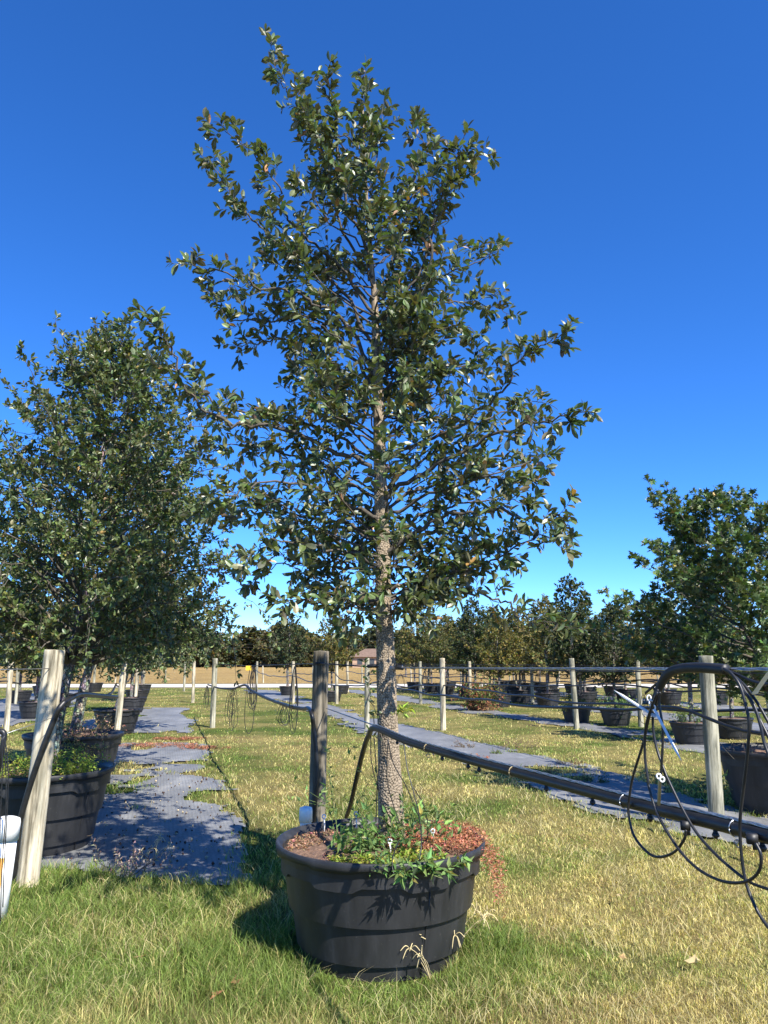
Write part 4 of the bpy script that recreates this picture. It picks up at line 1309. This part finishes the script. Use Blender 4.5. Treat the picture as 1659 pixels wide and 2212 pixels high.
# ---------------------------------------------------------------- bundled hoses on the oak row's cable, right
def D4(x, y): return (1220 + x * .2645, 1261.8 + y * .2645)
def D5(x, y): return (1220 + x * .2645, 1590.9 + y * .2645)
def rp(px, off=0.0): return row_at(px[0], px[1], 1, off)
hb = empty('hose_bundle', tuple(rp((1500, 1445))), 'bundle of black drip hoses draped over the steel cable in a thick split sleeve', 'hose')
slv = [rp(D4(x, y), -.015) for x, y in ((715, 990), (745, 920), (790, 810), (850, 730), (930, 694), (1050, 682), (1180, 686), (1320, 698))]
SP = smooth_path(slv, 10)
tb = MB().tube(rel(SP, hb), np.interp(np.linspace(0, 1, len(SP)), [0, .25, .4, 1], [.008, .0105, .012, .0125]), 16)
tb.build('sleeve', M['rubber'], hb)
HL = [
    ([D4(760, 860), D4(690, 1080), D4(640, 1300), D4(560, 1560), D5(530, 480), D5(520, 620), D5(565, 810), D5(680, 950), D5(780, 985), D5(900, 940), D5(975, 840), D5(990, 765)], -.05),
    ([D4(755, 880), D4(665, 1150), D4(655, 1400), D4(680, 1600), D5(690, 420), D5(760, 640), D5(930, 920), D5(1100, 1090), D5(1300, 1185), D5(1480, 1185), D5(1585, 1100), D5(1602, 970), D5(1560, 870)], -.06),
    ([D4(770, 880), D4(720, 1080), D4(745, 1320), D4(850, 1620), D5(800, 260), D5(950, 570), D5(1080, 790), D5(1250, 980), D5(1480, 1170), D5(1640, 1240), D5(1760, 1270)], -.04),
    ([D4(775, 880), D4(772, 980), D4(800, 1180), D4(795, 1400), D4(785, 1560)], -.05),
    ([D4(760, 900), D4(745, 1000), D4(740, 1070)], -.035),
    ([D4(1300, 694), D4(1360, 730), D4(1430, 830), D4(1480, 1000), D4(1505, 1150), D4(1490, 1400), D5(1460, 420), D5(1430, 760), D5(1470, 1150), D5(1560, 1400), D5(1670, 1570), D5(1760, 1650)], -.05),
    ([D4(1300, 694), D4(1400, 770), D4(1500, 920), D4(1580, 1080), D4(1670, 1260), D4(1760, 1420)], -.03),
    ([D4(1300, 696), D4(1440, 800), D4(1560, 950), D4(1670, 1140), D4(1760, 1300)], -.02),
    ([D4(1300, 692), D4(1400, 735), D4(1530, 790), D4(1640, 815), D4(1760, 800)], -.03),
    ([D4(1300, 696), D4(1390, 760), D4(1450, 860), D4(1540, 980), D4(1600, 1160), D4(1640, 1330), D4(1760, 1600)], -.04),
    ([D4(800, 780), D4(730, 830), D4(660, 890)], -.02),
]
for pts, off in HL:
    MB().tube(rel(smooth_path([rp(p, off) for p in pts], 10), hb), .0034, 8).build('drip_tube', M['hose'], hb)
for (x, y) in ((985, 740), (1530, 850)):
    p = rp(D5(x, y), -.03)
    cn = MB().box(rel(p + np.array([0, 0, .004]), hb), (.022, .02, .02), -.3)
    cn.tube(rel([p + [.004, 0, 0], p + [.006, 0, -.018]], hb), .006, 8)
    cn.build('connector', M['rubber'], hb)
def spike(a, b, w, label, name='stake', mat='stake', group=None, cat='stake'):
    a, b = np.asarray(a), np.asarray(b)
    t = nrm(b - a); u = nrm(np.cross(t, np.array([0, 1.0, 0]))); v = np.cross(t, u)
    ss = [0, .06, .12, .8, 1.0]; ww = [.55, 1, .8, .8, .05]
    V = []
    for s_, k_ in zip(ss, ww):
        c = a + (b - a) * s_
        V += [c + u * w * k_, c + v * w * .45 * k_, c - u * w * k_, c - v * w * .45 * k_]
    Q = []
    for i in range(4):
        for j in range(4):
            Q.append((i * 4 + j, i * 4 + (j + 1) % 4, i * 4 + 4 + (j + 1) % 4, i * 4 + 4 + j))
    Q += [(3, 2, 1, 0), (16, 17, 18, 19)]
    return tag(MB().add(np.array(V), None, Q).build(name, M[mat], None, False), label, cat, group)
spike(rp(D4(745, 1085), -.045), rp(D4(402, 866), -.07), .0045, 'grey-white dripper stake pointing up across the hoses')
spike(rp(D4(730, 1020), -.06), rp(D4(952, 1442), -.08), .0045, 'grey-white dripper stake pointing down between the hoses')
spike(rp(D4(1545, 900), -.04), rp(D4(1700, 680), -.07), .0075, 'white dripper stake caught in the right hose strands', mat='white')
clip = MB()
pc = rp(D4(690, 970), -.06)
for q in range(3):
    a = np.linspace(0, 2 * math.pi, 14)
    clip.tube(pc + np.stack([.005 * np.cos(a) + .004 * q, np.full(14, -.002 * q), .007 * np.sin(a) - .012 * q + .012], -1), .002, 6, False)
tag(clip.build('dripper_clip', M['white']), 'small white ringed dripper clip where the two stakes cross', 'clip')
st = empty('dripper_stick', tuple(rp(D5(775, 330), -.05)), 'tan dripper stick hanging from a hose above the thick pipe', 'stake')
MB().tube(rel([rp(D4(785, 1560), -.05), rp(D5(778, 320), -.05), rp(D5(768, 560), -.05)], st), [.004, .0042, .0045], 8).build('rod', M['straw_stick'], st)
rg = MB()
a = np.linspace(0, 2 * math.pi, 16)
for c_ in (D5(768, 325), D5(795, 350)):
    p = rp(c_, -.06)
    rg.tube(rel(p + np.stack([.0055 * np.cos(a), 0 * a, .006 * np.sin(a)], -1), st), .0022, 6, False)
rg.build('ring', M['white'], st)

# ---------------------------------------------------------------- tubes, stakes and weeds in the oak tub
TUBS = [
    [(801, 1590), (803, 1650), (822, 1720), (852, 1790)], [(808, 1592), (815, 1680), (828, 1760), (838, 1800)], [(812, 1590), (822, 1610), (815, 1700), (812, 1775)],
    [(838, 1596), (850, 1650), (878, 1700), (905, 1765)], [(872, 1605), (880, 1660), (893, 1710), (905, 1760), (910, 1830), (895, 1885), (873, 1904), (852, 1890), (848, 1855), (862, 1815)],
    [(893, 1700), (915, 1740), (925, 1790), (920, 1822)], [(838, 1600), (836, 1680), (850, 1740), (868, 1790)],
]
for q, pts in enumerate(TUBS):
    n = len(pts)
    P_ = []
    for i, (x, y) in enumerate(pts):
        f = i / (n - 1)
        Yq = 4.42 * (1 - f) + 4.45 * f
        if q == 4: Yq = [4.36, 4.3, 4.24, 4.15, 3.99, 3.965, 3.965, 3.97, 4.02, 4.15][i]
        P_.append(at(x, y, Yq))
    lab = 'thin black tube hanging from the drip pipe into the oak tub'
    o = MB().tube(smooth_path(P_, 8), .0029, 6).build('drip_tube', M['hose'])
    tag(o, lab if q != 4 else 'thin tube looping out over the front rim of the oak tub', 'tube', 'tubes feeding the oak tub' if q != 4 else None)
for q, (x, y, Y) in enumerate(((700, 1768, 4.95), (769, 1762, 4.9), (935, 1800, 4.5), (842, 1822, 4.35))):
    p = at(x, y, Y)
    e = empty('dripper_stake', (p[0], p[1], .53), 'small white dripper stake standing in the oak tub soil', 'stake', 'white stakes in the oak tub')
    h = max(.05, p[2] - .53)
    MB().tube([(0, 0, -.02), (.004, 0, h * .6), (0, 0, h)], [.003, .004, .0045], 6).build('stem', M['white'], e)
    a = np.linspace(0, 2 * math.pi, 14)
    MB().tube(np.stack([.011 * np.cos(a), 0 * a, h + .011 + .011 * np.sin(a)], -1), .004, 6, False).build('ring', M['white'], e)

def weed(x, y, z, seed, label, h, nst, leaf, mean, spread=.5, kind='lance', group=None, name='weed_plant', nleaf=7, wr=1.0, stemc='twig', cat='weed', yellow=.03, ycol=(.3, .25, .06), up=.15, soft=True, var=.3, elong=1.0):
    rng = np.random.default_rng(seed)
    root = empty(name, (x, y, z), label, cat, group)
    wd, fo = MB(), Foliage()
    for q in range(nst):
        az = rng.random() * 2 * math.pi
        r_ = spread * h * rng.random() * .35
        b0 = np.array([math.cos(az) * r_ * elong, math.sin(az) * r_, -.01])
        d = np.array([math.cos(az) * spread * elong, math.sin(az) * spread, 1.0 - .3 * spread]) + rng.normal(0, .2, 3)
        twig(rng, wd, fo, b0, d, h * (.45 + .65 * rng.random()), .0022 if soft else .003, leaf, nleaf, up, 3, 2, .2, 3)
    wd.build('stems', M['green_stem'] if stemc == 'green' else M['twig'], root)
    p, a, n, l = fo.arrays()
    c = leaf_colours(rng, len(p), mean, var, yellow, ycol)
    V, tri, k = leaf_verts(kind, p, a, n, l, l * wr)
    o = link(bpy.data.objects.new('leaves', make_mesh('leaves', V, [tri], M['leaf_soft'], False, np.repeat(c, k, 0))), root)
    o['kind'] = 'stuff'
    return root
M['green_stem'] = plain('green_stem', (.13, .19, .06), .6, .3, 0, .25, 40)
GW = (.13, .21, .06)
weed(.02, 4.40, .54, 701, 'bright green leafy weed crowding the oak trunk base', .30, 17, .052, GW, .75, stemc='green')
weed(-.15, 4.36, .54, 702, 'leafy weed with broad leaves left of the oak trunk', .20, 10, .055, GW, .8, stemc='green')
weed(-.24, 4.75, .54, 703, 'tall thin weed climbing beside the bent drip pipe', .50, 5, .040, GW, .25, stemc='green')
weed(.24, 4.52, .54, 704, 'thin leafy weed right of the oak trunk in the tub', .30, 8, .045, GW, .6, stemc='green')
weed(.13, 4.06, .535, 705, 'leafy weed hanging over the front rim of the oak tub', .17, 9, .05, GW, 1.0, stemc='green', up=-.2)
weed(.27, 4.08, .535, 706, 'small weed drooping over the tub rim below the looping tube', .13, 5, .05, GW, 1.0, stemc='green', up=-.2)
# a sapling shoot by the trunk
def shoot():
    rng = np.random.default_rng(77)
    pts = [at(x, y, 4.52) for (x, y) in ((845, 1640), (822, 1580), (808, 1545), (800, 1500), (795, 1460), (790, 1440))]
    root = empty('oak_shoot', tuple(pts[0]), 'thin thorny leafy shoot rising from the left side of the oak trunk', 'shoot')
    wd, fo = MB(), Foliage()
    limb(rng, wd, fo, [p - pts[0] for p in pts], .0035, .0012, .042, .06, .1, (.03, .08), 2, .1, 0, 1)
    wd.build('stem', M['twig'], root)
    p, a, n, l = fo.arrays()
    V, tri, k = leaf_verts('oak', p, a, n, l, l)
    o = link(bpy.data.objects.new('leaves', make_mesh('leaves', V, [tri], M['leaf_main'], False, np.repeat(leaf_colours(rng, len(p), (.05, .075, .025)), k, 0))), root)
    o['kind'] = 'stuff'
shoot()
weed(.105, 4.535, 1.26, 708, 'two fresh yellow-green sprouts on the oak bark', .07, 3, .045, (.26, .33, .04), .6, stemc='green', nleaf=2, name='bark_sprout', cat='sprout')

def ground_cover(cx, cy, z, n, rx, ry, seed, label, mean, leaf=.014, name='ground_cover', h=.03, mask=None, cat='ground cover'):
    rng = np.random.default_rng(seed)
    a = rng.random(n) * 2 * math.pi; r_ = np.sqrt(rng.random(n))
    x, y = r_ * np.cos(a) * rx, r_ * np.sin(a) * ry
    keep = fbm(x + seed, y, .22, 5) > .38
    x, y = x[keep], y[keep]
    nn = len(x)
    zz = rng.random(nn) * h * (.4 + 1.2 * fbm(x, y, .15, seed)) 
    if mask is not None:
        x, y, zz = mask(x, y, zz)
        nn = len(x)
    p = np.stack([x, y, zz], -1)
    ax = rng.normal(size=(nn, 3)); ax[:, 2] = np.abs(ax[:, 2]) * .7
    no = rng.normal(0, .5, (nn, 3)) + UPV
    l = leaf * (.6 + .8 * rng.random(nn))
    c = leaf_colours(rng, nn, mean, .4, .2, (mean[0] * .9, mean[1] * 1.3, mean[2]))
    V, tri, k = leaf_verts('lance', p, ax, no, l, l * 1.2)
    o = link(bpy.data.objects.new(name, make_mesh(name, V, [tri], M['leaf_soft'], False, np.repeat(c, k, 0))))
    o.location = (cx, cy, z)
    tag(o, label, cat, kind='stuff')
    return o
def in_pot(x, y, z):
    return x, y, z
ground_cover(-.30, 4.58, .53, 3200, .24, .36, 31, 'dry pinkish brown mulch and moss left in the oak tub', (.30, .17, .11), .016)
def spill(x, y, z):
    gx = x + .34
    out = np.hypot(gx, y) - .57
    jit = np.random.default_rng(3).normal(0, .02, len(x))
    z = np.where(out > .02, .06 - out * 1.1 * (1 + 2.0 * np.random.default_rng(4).random(len(x))) + z + jit, z + .035)
    ok = (np.hypot(gx, y) < .70)
    return x[ok], y[ok], z[ok]
ground_cover(.34 - .02, 4.66, .53, 7500, .42, .34, 32, 'reddish creeping weed spilling over the right rim of the oak tub', (.36, .15, .09), .017, mask=spill)
ground_cover(.02, 4.20, .53, 2600, .30, .11, 33, 'yellow-green moss along the front rim of the oak tub', (.24, .26, .045), .02, h=.05)
ground_cover(-2.95, 6.75, .60, 7000, .50, .38, 34, 'feathery yellow-green moss filling the tub behind the pale post', (.24, .27, .05), .022, h=.16)
weed(-2.62, 6.85, .60, 711, 'bright feathery green weed at the right side of the mossy tub', .22, 26, .025, (.20, .27, .04), .9, nleaf=12, stemc='green')
weed(-3.9, 10.15, .58, 712, 'dried brown weeds spilling over the second left tub', .40, 34, .035, (.30, .20, .12), 1.0, nleaf=9, up=-.02, yellow=.2, ycol=(.16, .18, .06), elong=1.4)
weed(-3.7, 9.85, .5, 713, 'olive trailing weed over the front of the second left tub', .30, 18, .04, (.15, .16, .06), 1.2, nleaf=8, up=-.3)
gd = ground(275, 1900)
weed(gd[0], gd[1], 0, 714, 'dead greyish brown weed standing before the mossy tub', .42, 9, .030, (.36, .27, .22), .6, nleaf=18, soft=False, yellow=0, var=.2)
weed(3.05, 25.6, .0, 715, 'reddish green weed bush growing out of a hidden tub', 0.95, 80, .11, (.12, .15, .04), .42, nleaf=9, yellow=.35, ycol=(.25, .10, .05))
weed(3.05, 25.5, .0, 716, 'brown weed skirt around the weed bush tub', .5, 26, .10, (.22, .12, .06), .9, nleaf=8)
weed(5.95, 15.4, .38, 717, 'green weed topping the small tub beside the green-grey post', .42, 22, .06, (.15, .22, .08), .9, nleaf=8)
weed(5.76, 19.7, .38, 718, 'bushy pale green weed topping a small tub', .45, 22, .07, (.15, .23, .08), .9, nleaf=8)
weed(5.02, 20.6, .36, 719, 'dark trailing weed covering a small tub', .55, 30, .07, (.07, .10, .035), 1.1, nleaf=9, up=-.1)
g = ground(1640, 1760)
weed(g[0] - .05, g[1] + .35, 0, 720, 'pale green broadleaf weed before the big right tub', .42, 12, .065, (.20, .28, .10), .8, nleaf=7, stemc='green')
weed(3.78, 8.4, .55, 721, 'bare sparse twiggy weed at the left edge of the big right tub', .6, 5, .022, (.11, .11, .06), .7, nleaf=5, soft=False)
WM = 'low dry weed clump growing through the pale mat'
for q, (px, py, s, mean) in enumerate(((1007, 1614, .22, (.16, .11, .07)), (1035, 1640, .14, (.36, .13, .06)), (1118, 1616, .32, (.20, .14, .09)), (1072, 1628, .12, (.12, .16, .05)), (1232, 1650, .22, (.20, .13, .08)), (1190, 1672, .2, (.26, .17, .09)), (1285, 1689, .22, (.09, .12, .05)), (1010, 1640, .1, (.28, .16, .10)))):
    g = ground(px, py)
    weed(g[0], g[1], 0, 740 + q, ['dark dry weed clump on the pale mat near the pipe', 'rust red weed clump on the pale mat', 'wide grey-brown weed clump at the pale mat edge', 'small green weed clump on the pale mat', 'brown weed clump on the shaded edge of the pale mat', 'tan dry weed clump beside the thick pipe on the mat', 'dark green weed clump in the shade on the pale mat', 'small pinkish weed on the pale mat'][q], s * .9, 20, .03, mean, 1.6, nleaf=8, up=-.1)
for q, (px, py, s) in enumerate(((340, 1612, .5), (390, 1598, .35), (440, 1618, .3))):
    g = ground(px, py)
    o = ground_cover(g[0], g[1], .01, 1800, s * 1.6, s * .7, 50 + q, ['long rusty red creeping weed patch on the left mat', 'rusty creeping weed patch beside the grass tongue on the left mat', 'small rusty creeping weed patch at the mat edge'][q], (.33, .14, .09), .03, h=.03)

# fallen acorns and leaf crumbs on the left mat
rng = np.random.default_rng(900)
mb = MB()
n = 0
while n < 240:
    Y = 6.3 + 5 * rng.random() ** 1.5
    X = rowx(0, Y) + rng.uniform(.2, 2.0)
    if mat_mask(X, Y) < 0: continue
    s = .007 + .007 * rng.random()
    V = np.array([[1, 0, 0], [0, 1, 0], [-1, 0, 0], [0, -1, 0], [0, 0, 1], [0, 0, -1]], float) * s * (.7 + .6 * rng.random(3)) + [X, Y, .022]
    c = np.array([.10, .055, .04]) if rng.random() < .6 else np.array([.45, .38, .28])
    mb.add(V, [(0, 1, 4), (1, 2, 4), (2, 3, 4), (3, 0, 4), (1, 0, 5), (2, 1, 5), (3, 2, 5), (0, 3, 5)], None, c * (.6 + .7 * rng.random()))
    n += 1
tag(mb.build('acorn_litter', M['leaf_soft']), 'fallen acorns and crumbs scattered on the shaded left mat', 'litter', kind='stuff')

# fallen leaves lying on the turf
for q, (px, py, s) in enumerate(((315, 2085, .05), (1327, 1950, .055), (455, 2180, .05), (1180, 1835, .04), (1480, 2095, .05), (520, 2150, .045), (1345, 2082, .035))):
    g = ground(px, py)
    T, F = TPL['lobed']
    V = T * np.array([s * 1.6, s * 1.6, s * 2]) + rng.normal(0, .005, T.shape)
    c = np.array([[.50, .33, .16], [.58, .45, .24], [.34, .17, .08]][q % 3])
    o = link(bpy.data.objects.new('fallen_leaf', make_mesh('fallen_leaf', V, [F], M['leaf_soft'], False, np.repeat(c[None], len(T), 0))))
    o.location = (g[0], g[1], .045)
    o.rotation_euler = (rng.normal(0, .3), rng.normal(0, .3), rng.random() * 6)
    tag(o, 'dry tan fallen leaf lying on the grass', 'leaf', 'fallen leaves on the grass')

# seed heads of coarse grass by the tub
def seed_grass(px, py, seed, lean, L, label, zr=.0):
    rng = np.random.default_rng(seed)
    g = ground(px, py)
    root = empty('seed_grass', (g[0], g[1], 0), label, 'grass')
    m_ = MB()
    for q in range(4):
        d = np.array([lean[0], lean[1], 1.0]) + rng.normal(0, .25, 3)
        P_ = [np.zeros(3)]
        for i in range(6):
            P_.append(P_[-1] + nrm(d + np.array([lean[0] * .5, 0, -.12]) * i) * L / 6 * (.7 + .4 * rng.random()))
        m_.tube(smooth_path(P_, 3), .0014, 4)
        for f in range(5):
            dd = nrm(np.array([lean[0], lean[1], 0]) + rng.normal(0, .6, 3))
            e = P_[-1] + dd * .06 + np.array([0, 0, .01])
            m_.tube(smooth_path([P_[-1], (P_[-1] + e) / 2 + np.array([0, 0, .012]), e + np.array([0, 0, -.012])], 4), .0022, 4)
    m_.build('stalks', M['pale_straw'], root)
M['pale_straw'] = plain('pale_straw', (.55, .45, .24), .7, .2, 0, .2, 60)
seed_grass(985, 2070, 1, (.25, -.2), .30, 'pale grass seed heads arching beside the right foot of the oak tub')
seed_grass(930, 2120, 2, (-.1, -.25), .22, 'splayed pale seed heads before the oak tub')
seed_grass(335, 1860, 5, (.1, -.2), .20, 'thin grass seed stalks at the end of the left mat')

# ---------------------------------------------------------------- far house, signs, power lines
hs = empty('house', (-2.6, 205, 0), 'small tan brick house with a brown hip roof before the tree line', 'building')
MB().box((0, 0, 1.35), (11, 8, 2.7)).build('wall', plain('tan_brick', (.38, .26, .18), .9, .1, 0, .15, 3), hs, False)
V = [(-6.2, -4.7, 2.7), (6.2, -4.7, 2.7), (6.2, 4.7, 2.7), (-6.2, 4.7, 2.7), (-2.2, 0, 4.9), (2.2, 0, 4.9)]
MB().add(V, [(1, 2, 5), (3, 0, 4)], [(0, 1, 5, 4), (2, 3, 4, 5), (3, 2, 1, 0)]).build('roof', plain('brown_shingle', (.16, .11, .085), .9, .1, 0, .2, 2), hs, False)
gl = plain('window_glass', (.05, .055, .06), .15, .5, 0, .1, 3)
for x in (-3.6, -.5, 3.2):
    MB().box((x, -4.02, 1.5), (1.3, .08, 1.3)).build('window', gl, hs, False)
MB().box((1.5, -4.02, 1.05), (.95, .08, 2.1)).build('door', plain('white_door', (.6, .58, .54), .5, .3, 0, .1, 3), hs, False)
ysn = plain('yellow_sign', (.85, .55, .03), .5, .4, 0, .05, 3)
for (px, Y) in ((537, 130), (1009, 140)):
    p = at(px, 1443, Y)
    e = empty('field_sign', (p[0], Y, 0), 'small plain yellow square sign on a thin post in the dry field', 'sign', 'yellow field signs')
    MB().box((0, 0, p[2]), (.9, .04, .75)).build('board', ysn, e, False)
    MB().tube([(0, .05, -.05), (0, .05, p[2] + .3)], .04, 6).build('post', M['wood_dark'], e)
for q, (ya, z0) in enumerate(((1384, 0), (1390, 0), (1372, 0))):
    A, B_ = at(-400, ya - 8, 190), at(2100, ya + 14, 190)
    cable(sag(A, B_, 1.0, 20), .03, 'faint power line crossing the sky above the tree line', 'rubber', False, 'power lines', 'power_line')
